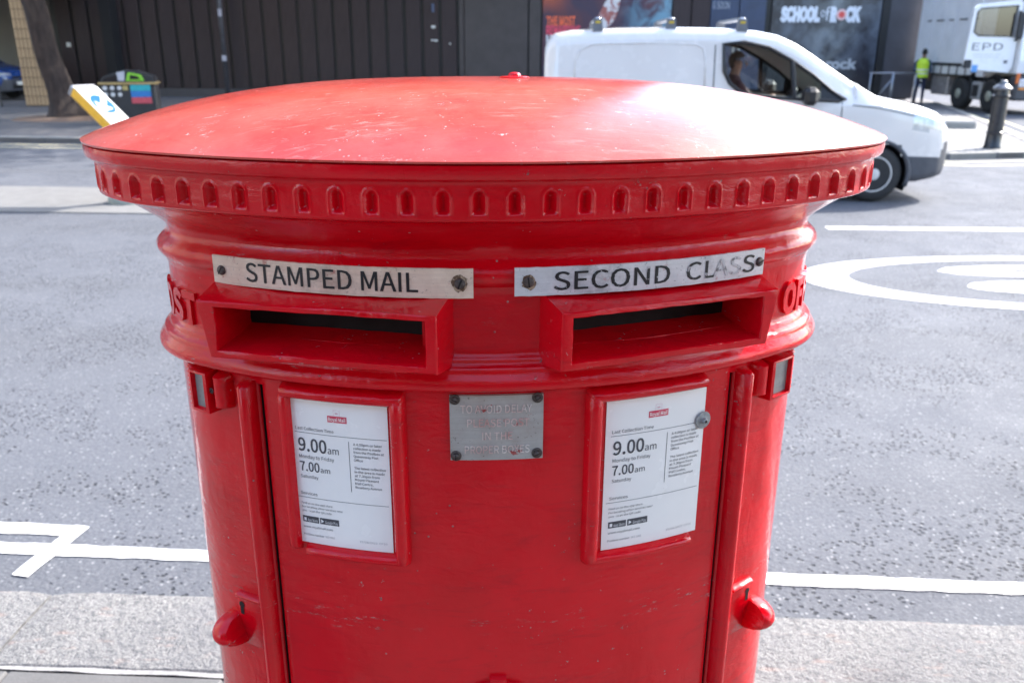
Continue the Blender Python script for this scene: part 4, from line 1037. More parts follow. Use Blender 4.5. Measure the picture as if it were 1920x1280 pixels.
# white notice on a post by the undercroft
ws = empty('notice_post', (-15.45, 26.9, gz(27)), 0, 'small white notice board on a thin post left of the tiled column', 'sign')
MB().tube([(0, 0, 0), (0, 0, 1.5)], .025, 8).build('post', BLACKPAINT, ws)
MB().box((-.06, -.035, 1.18), (.30, .03, .62), bev=.008).build('board', plain('board_white', (0.6, 0.62, 0.66), .5), ws)

# handrail by the end of the hoarding, low concrete block
rl = empty('handrail', (12.9, 30.6, gz(30.6)), rad(-8), 'grey steel handrail beside the person in the yellow vest', 'railing')
RAILM = plain('rail_steel', (0.30, 0.31, 0.34), .35, .7, .2, 10)
MB().tube([(-.75, 0, 1.02), (.78, 0, 1.02)], .028, 10).build('top_rail', RAILM, rl, smooth=True)
for x_ in (-.70, .02, .76): MB().tube([(x_, 0, 0), (x_, 0, 1.02)], .03 if x_ != .02 else .05, 10).build('post', RAILM, rl, smooth=True)
MB().tube([(-.40, 0, .25), (-.02, 0, .80)], .028, 8).build('brace', RAILM, rl, smooth=True)
cbk = tag(MB().box((0, 0, .07), (1.0, .75, .20), bev=.04).build('concrete_block', KERBFAR), 'low pale concrete block lying on the setts ahead of the white van', 'block')
cbk.location = (9.95, 20.2, gz(20.2)); cbk.rotation_euler = (0, 0, rad(-12))

# ------------------------------------------------------------------ vans
def lerp_tab(tab, x):
    if x <= tab[0][0]: return tab[0][1]
    for (a, va), (b_, vb) in zip(tab[:-1], tab[1:]):
        if x <= b_:
            t = (x - a) / (b_ - a); t = t * t * (3 - 2 * t) if False else t; return va + (vb - va) * t
    return tab[-1][1]
ZT = [(-3.85, 1.72), (-3.82, 1.80), (-3.74, 1.865), (-3.55, 1.90), (-3.0, 1.925), (-2.4, 1.935), (-1.8, 1.925), (-1.45, 1.90), (-1.2, 1.855), (-1.0, 1.775), (-.8, 1.66), (-.5, 1.47), (-.2, 1.285), (-.05, 1.205), (.05, 1.180), (.25, 1.145), (.5, 1.085), (.7, 1.02), (.82, .95), (.89, .86), (.925, .76), (.94, .64)]
WD = [(-3.85, .80), (-3.8, .86), (-3.6, .90), (-2.5, .92), (.1, .92), (.4, .91), (.6, .87), (.75, .81), (.86, .70), (.92, .58), (.94, .50)]
WT = [(-3.85, .68), (-3.7, .76), (-2.5, .79), (-1.3, .77), (-.6, .76), (-.05, .80), (.2, .80), (.6, .74), (.8, .64), (.9, .52), (.94, .44)]
def van_section(x):
    zt, W, wt = lerp_tab(ZT, x), lerp_tab(WD, x), lerp_tab(WT, x)
    zb = min(1.10, zt - .10)
    zlow = .24 if x < .5 else .24 + (x - .5) * .18
    key = [(W - .05, zlow), (W - .015, zlow + .05), (W - .005, .42 if zb > .6 else zlow + .08), (W + .008, (zb + .42) / 2 + .05), (W, zb - .06), (W - .012, zb)]
    top_ = [(wt + .03, zt - .14 if zt - zb > .25 else zt - .05), (wt, zt - .075 if zt - zb > .25 else zt - .025), (wt - .045, zt - .028 if zt - zb > .25 else zt - .010), (wt - .14, zt - .008), (wt * .5, zt), (0, zt + .006)]
    pts = key
    if zt - zb > .25:
        n_ = 7; a = key[-1]; b_ = top_[0]
        pts = key + [(a[0] + (b_[0] - a[0]) * k / n_ - .0 * k, a[1] + (b_[1] - a[1]) * k / n_) for k in range(1, n_)]
    else: pts = key + [(key[-1][0] + (top_[0][0] - key[-1][0]) * k / 7, key[-1][1] + (top_[0][1] - key[-1][1]) * k / 7) for k in range(1, 7)]
    pts = pts + top_
    # densify
    out = []
    for a, b_ in zip(pts[:-1], pts[1:]):
        for k in range(3): out.append((a[0] + (b_[0] - a[0]) * k / 3, a[1] + (b_[1] - a[1]) * k / 3))
    out.append(pts[-1]); return out
def inpoly(p, poly):
    c = False; j = len(poly) - 1
    for i in range(len(poly)):
        a, b_ = poly[i], poly[j]
        if (a[1] > p[1]) != (b_[1] > p[1]) and p[0] < (b_[0] - a[0]) * (p[1] - a[1]) / (b_[1] - a[1]) + a[0]: c = not c
        j = i
    return c
GLASS = mat_glass('van_glass', (0.84, 0.90, 0.90), .04); TRIM = plain('trim_black', (0.012, 0.012, 0.014), .5)
CLAD = plain('grey_plastic', (0.055, 0.06, 0.075), .55, 0, .1, 20, .2); TYRE = plain('tyre_rubber', (0.022, 0.022, 0.024), .75, 0, .2, 20, .3)
RIMM = plain('rim_steel', (0.60, 0.60, 0.60), .4, .2, .1, 10); LAMP = plain('lamp_lens', (0.42, 0.45, 0.5), .08, .35, .3, 14)
SIDEWIN = [(-1.83, 1.75), (-1.60, 1.772), (-1.32, 1.715), (-1.05, 1.575), (-.80, 1.42), (-.58, 1.25), (-.42, 1.155), (-.50, 1.138), (-.98, 1.165), (-1.45, 1.195), (-1.62, 1.235), (-1.74, 1.33), (-1.81, 1.46)]
def wheel(parent, x, y, sg, r_=.325):
    w = empty('wheel', (x, y, r_)); w.parent = parent
    prof = [(r_ * .62, -.10), (r_ * .72, -.105), (r_ * .90, -.10), (r_ * .985, -.075), (r_, -.03), (r_, .03), (r_ * .985, .075), (r_ * .90, .10), (r_ * .72, .105), (r_ * .62, .10)]
    MB().lathe(prof, 40, axis='y').build('tyre', TYRE, w, angle=50)
    rp = [(r_ * .64, sg * .085), (r_ * .63, sg * .105), (r_ * .585, sg * .105), (r_ * .56, sg * .075), (r_ * .46, sg * .070), (r_ * .40, sg * .085), (r_ * .22, sg * .085), (r_ * .20, sg * .10), (r_ * .10, sg * .105), (.001, sg * .105)]
    MB().lathe(rp, 40, axis='y').build('rim', RIMM, w, angle=40)
    for k in range(12):
        q = 2 * PI * k / 12; MB().lathe([(.020, sg * .066), (.020, sg * .0745), (.001, sg * .0748)], 10, (r_ * .505 * cos(q), 0, r_ * .505 * sin(q)), axis='y').build('rim_hole', TRIM, w)
    return w
def make_van(name, loc, rz, paint, label, detail=True):
    v = empty(name, loc, rz, label, 'van')
    xs = [-3.85, -3.835, -3.82, -3.79] + [-3.74 + 4.42 * k / 150 for k in range(151)] + [.70, .73, .76, .79, .82, .845, .865, .885, .90, .912, .922, .930, .936, .940]
    full = []
    for x in xs:
        h_ = van_section(x); full.append([(x, -y, z) for y, z in h_] + [(x, y, z) for y, z in h_[::-1][1:]])
    n = len(full[0]); g = MB().grid(full); V_ = g.v
    groups = {'body': [], 'side_window': [], 'side_window_far': [], 'windscreen': [], 'bumper': [], 'sill': [], 'headlight': [], 'headlight_far': [], 'corner': [], 'corner_far': [], 'sill_far': []}
    for f in g.f:
        c = [sum(V_[i][k] for i in f) / 4 for k in range(3)]; x, y, z = c
        arch = min(math.hypot(x, z - .325), math.hypot(x + 2.93, z - .325)) < .385
        if arch and abs(y) > .5: continue
        hz = (.80 + .02 * (x - .3), .985 - .22 * max(0, x - .3) ** 1.2)
        if abs(y) > .6 and inpoly((x, z), SIDEWIN): k = ('corner' if y < 0 else 'corner_far') if x > -.70 else ('side_window' if y < 0 else 'side_window_far')
        elif -1.02 < x < -.10 and abs(y) < lerp_tab(WT, x) - .10 and z > 1.2: k = 'windscreen'
        elif x > .36 and abs(y) > .42 and hz[0] + .02 < z < hz[1] + .02: k = 'headlight' if y < 0 else 'headlight_far'
        elif (x > .30 and z < .56 + .10 * max(0, .62 - x)) or (x > .80 and z < .70): k = 'bumper'
        elif z < .33: k = 'sill' if y < 0 else 'sill_far'
        else: k = 'body'
        groups[k].append(f)
    groups['body'].append(tuple(range(n)))
    groups['bumper'].append(tuple(range((len(xs) - 1) * n, len(xs) * n)))
    names = {'side_window_far': 'side_window', 'headlight_far': 'headlight', 'corner': 'window_corner', 'corner_far': 'window_corner', 'sill_far': 'sill'}
    mats = {'body': paint, 'side_window': GLASS, 'side_window_far': GLASS, 'windscreen': GLASS, 'bumper': CLAD, 'sill': CLAD, 'headlight': LAMP, 'headlight_far': LAMP, 'corner': TRIM, 'corner_far': TRIM, 'sill_far': CLAD}
    for k, fs in groups.items():
        if not fs: continue
        used = sorted({i for f in fs for i in f}); ix = {a: b_ for b_, a in enumerate(used)}
        MB().add([V_[i] for i in used], [tuple(ix[i] for i in f) for f in fs]).build(names.get(k, k), mats[k], v, angle=35)
    def side_y(x, z):
        h_ = van_section(x)
        for a, b_ in zip(h_[:-1], h_[1:]):
            if a[1] <= z <= b_[1]: t = (z - a[1]) / max(1e-6, b_[1] - a[1]); return a[0] + (b_[0] - a[0]) * t
        return h_[-8][0]
    for sg in (-1, 1):
        MB().tube([(x, sg * (side_y(x, z) + .004), z) for x, z in SIDEWIN], .021, 6, close=True).build('window_seal', TRIM, v, smooth=True)
        MB().tube([(-1.00, sg * (side_y(-1.0, 1.17) + .002), 1.165), (-1.045, sg * (side_y(-1.04, 1.55) + .002), 1.565)], .030, 6).build('window_pillar', TRIM, v)
        for wx in (0, -2.93):
            wheel(v, wx, sg * .80, sg)
            MB().tube([(wx + .385 * cos(w), sg * .905, .325 + .385 * sin(w)) for w in [-.35 + (PI + .7) * k / 24 for k in range(25)]], .028, 6).build('arch_lip', CLAD if wx == 0 else CLAD, v, smooth=True)
            MB().grid([[(wx + .40 * cos(w), sg * yy, .325 + .40 * sin(w)) for w in [-.5 + (PI + 1.0) * k / 20 for k in range(21)]] for yy in (.90, .5)]).build('arch_liner', TRIM, v)
            MB().box((wx, sg * .47, .42), (.86, .02, .50)).build('arch_back', TRIM, v)
        # lamp innards
        MB().lathe([(.001, 0), (.05, .01), (.085, .05), (.09, .07)], 16, (.60, sg * .62, .83), axis='x').build('reflector', plain('lamp_silver', (0.7, 0.7, 0.72), .15, .9), v, smooth=True)
        MB().box((-.86, sg * 1.02, 1.20), (.16, .24, .20), bev=.05).build('door_mirror', TRIM, v)
        MB().box((-1.68, sg * .925, 1.02), (.20, .035, .045), bev=.012).build('door_handle', paint, v)
        MB().tube([(-1.92, sg * (side_y(-1.92, z) + .0005), z) for z in (.40, .6, .8, 1.0, 1.09, 1.2, 1.4, 1.6, 1.74)], .006, 5).build('door_seam', TRIM, v)
        bs = [(-.34, 1.10), (-.10, 1.075), (.15, 1.03), (.36, .985)]
        MB().tube([(x, sg * (side_y(x, min(z, lerp_tab(ZT, x) - .06)) + .001), min(z, lerp_tab(ZT, x) - .06)) for x, z in bs], .006, 5).build('bonnet_seam', TRIM, v)
        MB().tube([(-.46, sg * (side_y(-.46, z) + .0005), z) for z in (.36, .5, .7, .9, 1.04, 1.13)], .006, 5).build('door_seam', TRIM, v)
        MB().tube([(x, sg * (side_y(x, .60) + .004), .60) for x in (-2.4, -2.0, -1.5, -1.0, -.5, -.42)], .022, 6).build('rub_strip', CLAD, v, smooth=True)
        # pressed panel line of the load bay
        pr = [(-3.50, 1.25), (-3.50, 1.55), (-3.44, 1.68), (-3.30, 1.745), (-2.7, 1.76), (-2.15, 1.745), (-2.05, 1.70), (-2.02, 1.55), (-2.02, 1.25)]
        MB().tube([(x, sg * (side_y(x, z) + .001), z) for x, z in pr], .009, 5).build('pressed_line', paint, v, smooth=True)
    MB().box((.905, 0, .47), (.10, 1.0, .20), bev=.03).build('lower_grille', TRIM, v); MB().box((.90, 0, .76), (.08, .9, .07), bev=.02).build('upper_grille', TRIM, v)
    MB().box((.955, 0, .56), (.015, .52, .11)).build('number_plate', plain('plate_white', (0.75, 0.75, 0.7), .4), v)
    # cabin
    MB().box((-1.4, 0, .34), (2.6, 1.6, .05)).build('floor', DK, v); MB().box((-2.02, 0, 1.08), (.05, 1.62, 1.35)).build('bulkhead', DK, v)
    SEATM = plain('seat_cloth', (0.03, 0.032, 0.04), .8)
    for sy in (-.42, .42):
        st = MB().box((-1.42, sy, .72), (.52, .50, .16), bev=.05); st.box((-1.68, sy, 1.06), (.14, .48, .62), bev=.05, mat=Matrix.Rotation(rad(-12), 3, 'Y')); st.build('seat', SEATM, v)
        MB().box((-1.76, sy, 1.46), (.09, .26, .17), bev=.04).build('headrest', SEATM, v)
    MB().prism([(-.75, .7), (-.2, .7), (-.15, 1.16), (-.45, 1.19), (-.72, 1.10)], 'y', -.8, .8).build('dashboard', plain('dash', (0.045, 0.05, 0.055), .6), v)
    wc = Vector((-.98, -.42, 1.10)); nx_ = Vector((-.85, 0, .52)).normalized(); ux = Vector((0, 1, 0)); uy = nx_.cross(ux)
    MB().tube([wc + (ux * cos(2 * PI * k / 24) + uy * sin(2 * PI * k / 24)) * .19 for k in range(24)], .018, 8, close=True).tube([wc - uy * .18, wc, wc - nx_ * .25], .022, 6).tube([wc - ux * .18, wc + ux * .18], .018, 6).build('steering_wheel', TRIM, v, smooth=True)
    if detail:
        GREY = plain('bar_alloy', (0.42, 0.45, 0.5), .35, .6)
        for bx in (-3.25, -2.42, -1.62):
            rb = MB().box((bx, 0, 2.015), (.07, 1.42, .035), bev=.012).build('roof_bar', GREY, v)
            zt = lerp_tab(ZT, bx)
            for sg in (-1, 1):
                MB().prism([(bx - .06, zt - .03), (bx + .06, zt - .03), (bx + .045, 2.02), (bx - .045, 2.02)], 'y', sg * .70 - .04, sg * .70 + .04).build('bar_foot', plain('bar_dark', (0.14, 0.15, 0.17), .5), rb)
                MB().box((bx, sg * .742, 1.980), (.055, .012, .022)).build('bar_end', plain('bar_yellow', (0.6, 0.42, 0.03), .5), rb)
    return v
WHITEP = plain('van_white', (0.69, 0.655, 0.625), .25, 0, .03, 2, 0, .5, .6); BLUEP = plain('van_blue', (0.02, 0.06, 0.22), .22, 0, .06, 2, 0, .5, .6)
VR = rad(-3); vl = Vector((4.20, 10.08, -.1)) + Vector((-sin(VR), cos(VR), 0)) * .92
van = make_van('white_van', vl, VR, WHITEP, 'white panel van with roof bars and a driver, passing behind the pillar box')
van2 = make_van('blue_van', (-18.2, 31.6, gz(31.6)), rad(-6), BLUEP, 'dark blue van parked in the shade of the undercroft', False)

# ------------------------------------------------------------------ lorry
LR = math.atan2(-1, .03); lf = empty('lorry', (14.64, 27.55, gz(27.55, -.1)), LR, 'white lorry with its driver door swung open beside the hoarding', 'lorry')
LWH = plain('lorry_white', (0.72, 0.72, 0.74), .3, 0, .04, 2, 0, .5, .3); CURT = plain('curtain_grey', (0.66, 0.67, 0.70), .5, 0, .08, 1.5); CHAS = plain('chassis_black', (0.02, 0.02, 0.023), .6, 0, .3, 5)
# local: x forward, y left; the side seen from the street is y<0 (wheel face at y=0)
def lwheel(x):
    w = empty('wheel', (x, .16, .50)); w.parent = lf
    MB().lathe([(.30, -.15), (.36, -.16), (.46, -.15), (.50, -.10), (.505, 0), (.50, .10), (.46, .15), (.36, .16), (.30, .15)], 36, axis='y').build('tyre', TYRE, w, angle=50)
    MB().lathe([(.31, .0), (.315, -.13), (.27, -.14), (.24, -.06), (.17, -.05), (.15, -.17), (.11, -.19), (.001, -.19)], 32, axis='y').build('rim', plain('lorry_rim', (0.42, 0.43, 0.36), .45, .3, .25, 8), w, angle=40)
    for k in range(10): MB().lathe([(.018, -.04), (.018, -.085), (.001, -.09)], 8, (.215 * cos(k * PI / 5), 0, .215 * sin(k * PI / 5)), axis='y').build('wheel_nut', plain('nut_green', (0.45, 0.55, 0.12), .5), w)
    MB().tube([(x + .60 * cos(a), .16, .52 + .58 * sin(a)) for a in [-.05 + (PI + .1) * k / 18 for k in range(19)]], .055, 8).build('mudguard', CHAS, lf, smooth=True)
for x in (0, -1.80): lwheel(x)
MB().box((-2.0, 1.35, .78), (6.0, 1.9, .62)).build('chassis', CHAS, lf)
MB().box((-.9, .30, .62), (.52, .45, .55), bev=.03).build('step_box', plain('step_grey', (0.35, 0.35, 0.36), .5), lf); MB().box((-.9, .06, .62), (.30, .03, .35)).build('step_recess', CHAS, lf)
MB().box((-3.2, .25, .70), (1.1, .40, .62), bev=.04).build('side_tank', plain('tank', (0.30, 0.28, 0.28), .5, .4, .3, 6), lf)
tb = MB().box((-3.15, 1.25, 2.75), (4.0, 2.5, 2.7), bev=.03).build('load_body', CURT, lf)
MB().box((-3.0, -.02, 1.38), (3.6, .06, .10)).build('side_rail', CHAS, lf)
MB().box((-3.0, -.015, 1.20), (3.6, .04, .24)).build('drop_side', plain('drop_white', (0.6, 0.6, 0.6), .5), lf)
for k in range(7): MB().box((-4.6 + k * .52, -.03, 1.24), (.05, .05, .36)).build('strap', CHAS, lf)
for k in range(5): MB().box((-4.4 + k * .75, -.008, 2.78), (.50 if k % 2 else .28, .02, .045)).build('seam_tape', plain('tape', (0.08, 0.08, 0.09), .5), lf)
for k in range(4): MB().box((-4.3 + k * .85, -.006, 2.75), (.012, .016, 2.5)).build('curtain_fold', plain('fold', (0.52, 0.53, 0.56), .6), lf)
# cab
cab = MB().prism([(-.95, 1.05), (-.55, 1.05), (-.55, 1.20), (1.20, 1.20), (1.28, 1.55), (1.22, 2.05), (.98, 3.25), (.70, 3.55), (-.95, 3.55)], 'y', .03, 2.47)
cab.build('cab', LWH, lf)
MB().add([(1.235, .16, 2.08), (1.235, 2.34, 2.08), (.995, 2.28, 3.28), (.995, .22, 3.28)], [(0, 1, 2, 3)]).build('windscreen', plain('lorry_glass', (0.02, 0.03, 0.04), .06, 0, .4, 2), lf)
MB().box((.25, .02, 2.20), (.95, .05, 1.90)).build('door_opening', plain('cab_inside', (0.03, 0.03, 0.035), .7), lf)
MB().box((1.12, 1.25, .78), (.42, 2.46, .70), bev=.06).build('front_bumper', plain('bumper_grey', (0.05, 0.05, 0.058), .5), lf)
for yy in (.32, 2.18):
    hl = MB().box((1.32, yy, .93), (.06, .46, .24), bev=.03).build('headlight', plain('lorry_lamp', (0.62, 0.62, 0.66), .12, .3, .35, 30), lf)
    MB().box((1.33, yy, .775), (.05, .44, .05)).build('amber_strip', plain('amber', (0.75, 0.25, 0.03), .3), hl)
MB().box((1.30, .06, 1.06), (.06, .12, .30), bev=.02).build('indicator', plain('amber2', (0.55, 0.12, 0.02), .3), lf)
for k in range(4): MB().box((1.295, 1.25, 1.30 + k * .14), (.02, 1.7, .06)).build('grille_slat', CHAS, lf)
# open door, hinged at the front corner and standing square to the side
dr = empty('open_door', (1.00, -.02, 0), rad(-97)); dr.parent = lf
# door local: x runs from hinge outwards, y<0 is its outer face
oc_ = [(0, 1.36), (0, 3.12), (.10, 3.22), (1.18, 3.10), (1.32, 3.00), (1.36, 2.2), (1.40, 1.46), (1.30, 1.32), (.1, 1.22)]
wc_ = [(.12, 2.22), (.12, 3.06), (1.14, 2.98), (1.22, 2.90), (1.24, 2.34), (1.10, 2.24)]
def frame_mesh(o_, i_, t0, t1):
    # door skin with a window hole: bridge outer and inner loops
    mb = MB(); bm = bmesh.new()
    for t in (t0, t1):
        vo = [bm.verts.new((x, t, z)) for x, z in o_]; vi = [bm.verts.new((x, t, z)) for x, z in i_]
        es = [bm.edges.new((vo[i], vo[(i + 1) % len(vo)])) for i in range(len(vo))] + [bm.edges.new((vi[i], vi[(i + 1) % len(vi)])) for i in range(len(vi))]
        bmesh.ops.triangle_fill(bm, use_beauty=True, edges=es)
    bm.verts.index_update(); vs = [tuple(v.co) for v in bm.verts]; fs = [tuple(v.index for v in f.verts) for f in bm.faces]; bm.free()
    n, m = len(o_), len(i_); mb.add(vs, fs)
    a, b_ = 0, n + m
    mb.f += [(a + i, a + (i + 1) % n, b_ + (i + 1) % n, b_ + i) for i in range(n)] + [(a + n + i, a + n + (i + 1) % m, b_ + n + (i + 1) % m, b_ + n + i) for i in range(m)]
    mb.mi += [0] * (n + m); return mb
frame_mesh(oc_, wc_, -.04, .05).build('door_skin', LWH, dr)
MB().add([(x, 0, z) for x, z in wc_], [tuple(range(6))]).build('door_glass', mat_glass('door_glass_m', (0.22, 0.25, 0.28), .12), dr)
SEAL = MB().tube([(x, .055, z) for x, z in wc_], .02, 6, close=True).build('window_seal', TRIM, dr)
DI = plain('decal_ink', (0.10, 0.10, 0.12), .5); DF = plain('decal_faint', (0.55, 0.55, 0.58), .5)
def dtext(st, a, z, w, hgt, mat):
    # outer face looks along -y, so lettering runs from hinge (right) to free edge: x decreasing reads left to right
    vs, fs = text_fit(st, 0, 0, w, hgt); o = MB().add([(a - v[0], .0535, z + v[1]) for v in vs], fs).build('door_lettering', mat, dr); return o
dtext('EPD', 1.22, 1.84, .86, .20, DI)
for k in range(2): MB().box((.78, .0525, 1.72 - k * .07), (.80 - .08 * k, .004, .022)).build('small_print', DF, dr)
MB().box((.22, .054, 1.52), (.10, .006, .09)).build('emblem', DI, dr)
MB().box((1.06, .054, 1.33), (.17, .006, .20)).build('blue_label', plain('label_blue', (0.10, 0.28, 0.60), .4), dr)
MB().box((1.28, .06, 1.45), (.22, .05, .24), bev=.03).build('door_handle', CHAS, dr)
mr = MB().box((.02, .17, 2.52), (.20, .12, .72), bev=.04).build('mirror', CHAS, dr); MB().tube([(.06, .05, 2.1), (.02, .17, 2.2)], .03, 6).tube([(.06, .05, 2.9), (.02, .17, 2.84)], .03, 6).build('mirror_arm', CHAS, mr)

# ------------------------------------------------------------------ people
def skin_person(name, joints, edges, root_i, regions, mats, parent):
    """one continuous body grown over a skeleton; regions(co) -> material slot"""
    me = bpy.data.meshes.new('sk'); me.from_pydata([j[0] for j in joints], edges, [])
    o = bpy.data.objects.new('sk', me); COL.objects.link(o)
    md = o.modifiers.new('skin', 'SKIN'); md.use_smooth_shade = True
    sv = me.skin_vertices[0].data
    for i, j in enumerate(joints):
        r_ = j[1]; sv[i].radius = r_ if isinstance(r_, tuple) else (r_, r_); sv[i].use_root = (i == root_i)
    ss = o.modifiers.new('sub', 'SUBSURF'); ss.levels = 2; ss.render_levels = 2
    bpy.context.view_layer.update(); dg = bpy.context.evaluated_depsgraph_get(); m2 = bpy.data.meshes.new_from_object(o.evaluated_get(dg))
    bpy.data.objects.remove(o); bpy.data.meshes.remove(me)
    m2.materials.clear()
    for m in mats: m2.materials.append(m)
    for p in m2.polygons: p.material_index = regions(p.center); p.use_smooth = True
    m2.name = name; return link(name, m2, parent)
SKIN = plain('skin_brown', (0.16, 0.085, 0.055), .55, 0, .1, 20); SKIN2 = plain('skin_mid', (0.36, 0.18, 0.12), .55, 0, .1, 20)
def ico(c, r_, n=2, sc=(1, 1, 1), disp=0.0, seed=0):
    bm = bmesh.new(); bmesh.ops.create_icosphere(bm, subdivisions=n, radius=1); rnd = random.Random(seed)
    vs = [(c[0] + v.co.x * r_ * sc[0] * (1 + rnd.uniform(-disp, disp)), c[1] + v.co.y * r_ * sc[1] * (1 + rnd.uniform(-disp, disp)), c[2] + v.co.z * r_ * sc[2] * (1 + rnd.uniform(-disp, disp))) for v in bm.verts]
    bm.verts.index_update(); fs = [tuple(v.index for v in f.verts) for f in bm.faces]; bm.free(); return vs, fs
def hand(parent, w, d, up, mat):
    """palm with five bent fingers from wrist w towards d"""
    w = Vector(w); d = Vector(d).normalized(); up = Vector(up).normalized(); sd_ = d.cross(up).normalized(); mb = MB()
    mb.tube([w, w + d * .04, w + d * .085], [.024, .038, .034], 8)
    for i, (off_, ln) in enumerate(((-.030, .060), (-.010, .072), (.010, .068), (.030, .052))):
        b_ = w + d * .075 + sd_ * off_; mb.tube([b_, b_ + d * ln * .5 - up * .008, b_ + d * ln * .75 - up * .035], [.010, .009, .007], 6)
    b_ = w + d * .03 + sd_ * -.035; mb.tube([b_, b_ + d * .03 - sd_ * .022 - up * .01, b_ + d * .055 - sd_ * .022 - up * .02], [.012, .010, .008], 6)
    return mb.build('hand', mat, parent, smooth=True)
def head_parts(body, c, fwd, hairmat, skinmat, hair=1.0):
    c = Vector(c); f = Vector(fwd).normalized(); up = Vector((0, 0, 1)); r_ = f.cross(up)
    Mx = Matrix((f, -r_, up)).transposed()
    vs, fs = ico((0, 0, 0), .102, 3, (1.02, .86, 1.12), .03, 3)
    keep = [v for v in vs]
    mb = MB(); mb.add([tuple(Mx @ Vector(v) + c + up * .018 - f * .012) for v in vs], [q for q in fs if (sum(vs[i][2] for i in q) / 3 > .012 + .10 * max(0, sum(vs[i][0] for i in q) / 3) / .1 * .5 or sum(vs[i][0] for i in q) / 3 < -.035)])
    mb.build('hair', hairmat, body, smooth=True)
    mb = MB().tube([c + f * .085 + up * .012, c + f * .110 - up * .018, c + f * .092 - up * .026], [.008, .014, .010], 6); mb.build('nose', skinmat, body, smooth=True)
    for sg in (-1, 1):
        MB().add(*ico(tuple(c + f * .002 + r_ * sg * .080 - up * .012), .024, 1, (.6, .5, 1.2))).build('ear', skinmat, body, smooth=True)
        MB().add(*ico(tuple(c + f * .083 + r_ * sg * .032 + up * .014), .011, 1)).build('eye', plain('eye_white', (0.5, 0.48, 0.46), .3), body, smooth=True)
    MB().tube([c + f * .088 - up * .050 + r_ * .022, c + f * .096 - up * .050, c + f * .088 - up * .050 - r_ * .022], .006, 6).build('mouth', plain('lip', (0.20, 0.07, 0.06), .5), body, smooth=True)

# worker in a yellow vest, back turned, one hand raised to the rail
wk = empty('person', (14.02, 30.9, gz(30.9)), rad(-30), 'person in yellow high-visibility vest and navy trousers standing by the handrail', 'person')
NAVY = plain('navy_cloth', (0.015, 0.02, 0.05), .8, 0, .2, 12); SHIRT = plain('navy_shirt', (0.03, 0.055, 0.11), .8); BOOT = plain('boot', (0.02, 0.018, 0.016), .7)
J = [((0, 0, .98), (.15, .11)), ((0, 0, 1.15), (.14, .10)), ((0, 0, 1.36), (.17, .11)), ((0, 0, 1.48), (.09, .08)), ((0, .01, 1.56), .055), ((0, .02, 1.64), (.075, .09)), ((0, .02, 1.73), (.07, .085)),
     ((.20, 0, 1.42), .058), ((.25, .02, 1.14), .046), ((.23, .13, .92), .033), ((-.20, 0, 1.42), .058), ((-.26, .02, 1.14), .046), ((-.22, .18, 1.00), .033),
     ((.10, 0, .90), .088), ((.11, .01, .50), .062), ((.12, -.02, .09), .042), ((.12, .13, .04), .04), ((-.10, 0, .90), .088), ((-.11, .02, .50), .062), ((-.12, 0, .09), .042), ((-.12, .15, .04), .04)]
Ed = [(0, 1), (1, 2), (2, 3), (3, 4), (4, 5), (5, 6), (2, 7), (7, 8), (8, 9), (2, 10), (10, 11), (11, 12), (0, 13), (13, 14), (14, 15), (15, 16), (0, 17), (17, 18), (18, 19), (19, 20)]
def reg(c):
    if c.z > 1.50: return 0
    if abs(c.x) > .17 and c.z < 1.16: return 0 if c.z < 1.02 else 1
    if c.z > .98: return 1
    return 3 if c.z < .12 else 2
wb = skin_person('body', J, Ed, 0, reg, [SKIN, SHIRT, NAVY, BOOT], wk)
head_parts(wb, (0, .03, 1.69), (0, 1, 0), plain('hair_black', (0.008, 0.007, 0.007), .7), SKIN)
hand(wb, (.23, .13, .92), (0, .3, -1), (0, 1, .3), SKIN); hand(wb, (-.22, .18, 1.00), (.1, .9, -.3), (0, .2, 1), SKIN)
HV_ = plain('vest_yellow', (0.52, 0.72, 0.03), .6, 0, .08, 14); rows = []
for z, a, b_ in ((.88, .205, .165), (.96, .20, .16), (1.08, .19, .145), (1.20, .195, .145), (1.32, .205, .15), (1.40, .20, .14), (1.47, .15, .115), (1.50, .095, .09)):
    rows.append([(a * cos(w), b_ * sin(w), z + .012 * sin(5 * w)) for w in [2 * PI * k / 28 for k in range(28)]])
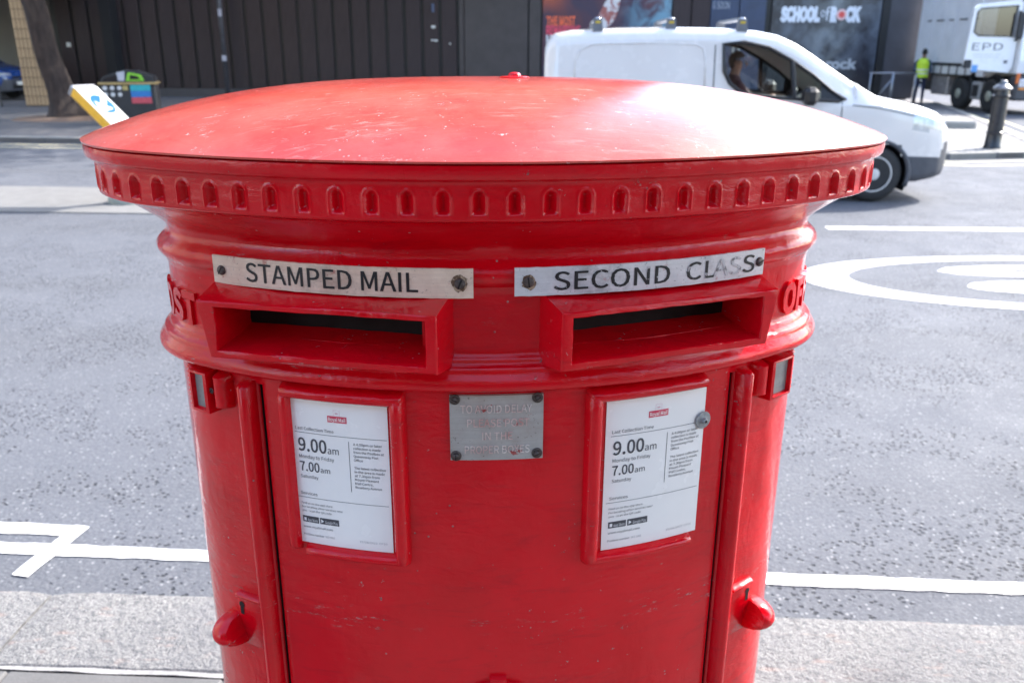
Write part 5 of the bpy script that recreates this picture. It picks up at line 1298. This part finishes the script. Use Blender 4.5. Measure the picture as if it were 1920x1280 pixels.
vest = MB().grid(rows, closed=True).build('vest', HV_, wk, smooth=True)
for z0_, z1_, a, b_ in ((1.10, 1.15, .197, .152), (.99, 1.03, .203, .163)):
    MB().grid([[(a * cos(w), b_ * sin(w), z) for w in [2 * PI * k / 28 for k in range(28)]] for z in (z0_, z1_)], closed=True).build('reflective_band', plain('silver_band', (0.6, 0.62, 0.6), .35, .3), vest)

# van driver, seated at the wheel, head in profile
dv = empty('person', tuple(vl), VR, 'van driver in a dark red top seen in profile through the side window', 'person')
SEY = -.42
J = [((-1.52, SEY, .86), (.15, .15)), ((-1.58, SEY, 1.05), (.13, .16)), ((-1.62, SEY, 1.28), (.12, .19)), ((-1.61, SEY, 1.38), (.07, .08)), ((-1.60, SEY, 1.44), .052), ((-1.585, SEY, 1.50), (.085, .072)), ((-1.59, SEY, 1.585), (.082, .072)),
     ((-1.60, SEY - .20, 1.31), .06), ((-1.42, SEY - .24, 1.12), .046), ((-1.15, SEY - .17, 1.14), .034), ((-1.60, SEY + .20, 1.31), .06), ((-1.42, SEY + .24, 1.12), .046), ((-1.15, SEY + .17, 1.14), .034),
     ((-1.40, SEY - .10, .84), .085), ((-1.02, SEY - .12, .82), .062), ((-.86, SEY - .12, .48), .045), ((-.72, SEY - .12, .44), .04), ((-1.40, SEY + .10, .84), .085), ((-1.02, SEY + .12, .82), .062), ((-.86, SEY + .12, .48), .045), ((-.72, SEY + .12, .44), .04)]
def reg2(c):
    if c.z > 1.405: return 0
    if c.z < .93 and c.x > -1.46: return 2
    if c.x > -1.28: return 0
    return 1
db = skin_person('body', J, Ed, 0, reg2, [SKIN2, plain('maroon_top', (0.09, 0.03, 0.035), .8), NAVY], dv)
head_parts(db, (-1.575, SEY, 1.545), (1, 0, -.05), plain('hair_dark', (0.010, 0.008, 0.007), .8), SKIN2)
hand(db, (-1.15, SEY - .17, 1.14), (1, .2, .1), (0, .2, 1), SKIN2); hand(db, (-1.15, SEY + .17, 1.14), (1, -.2, .1), (0, -.2, 1), SKIN2)
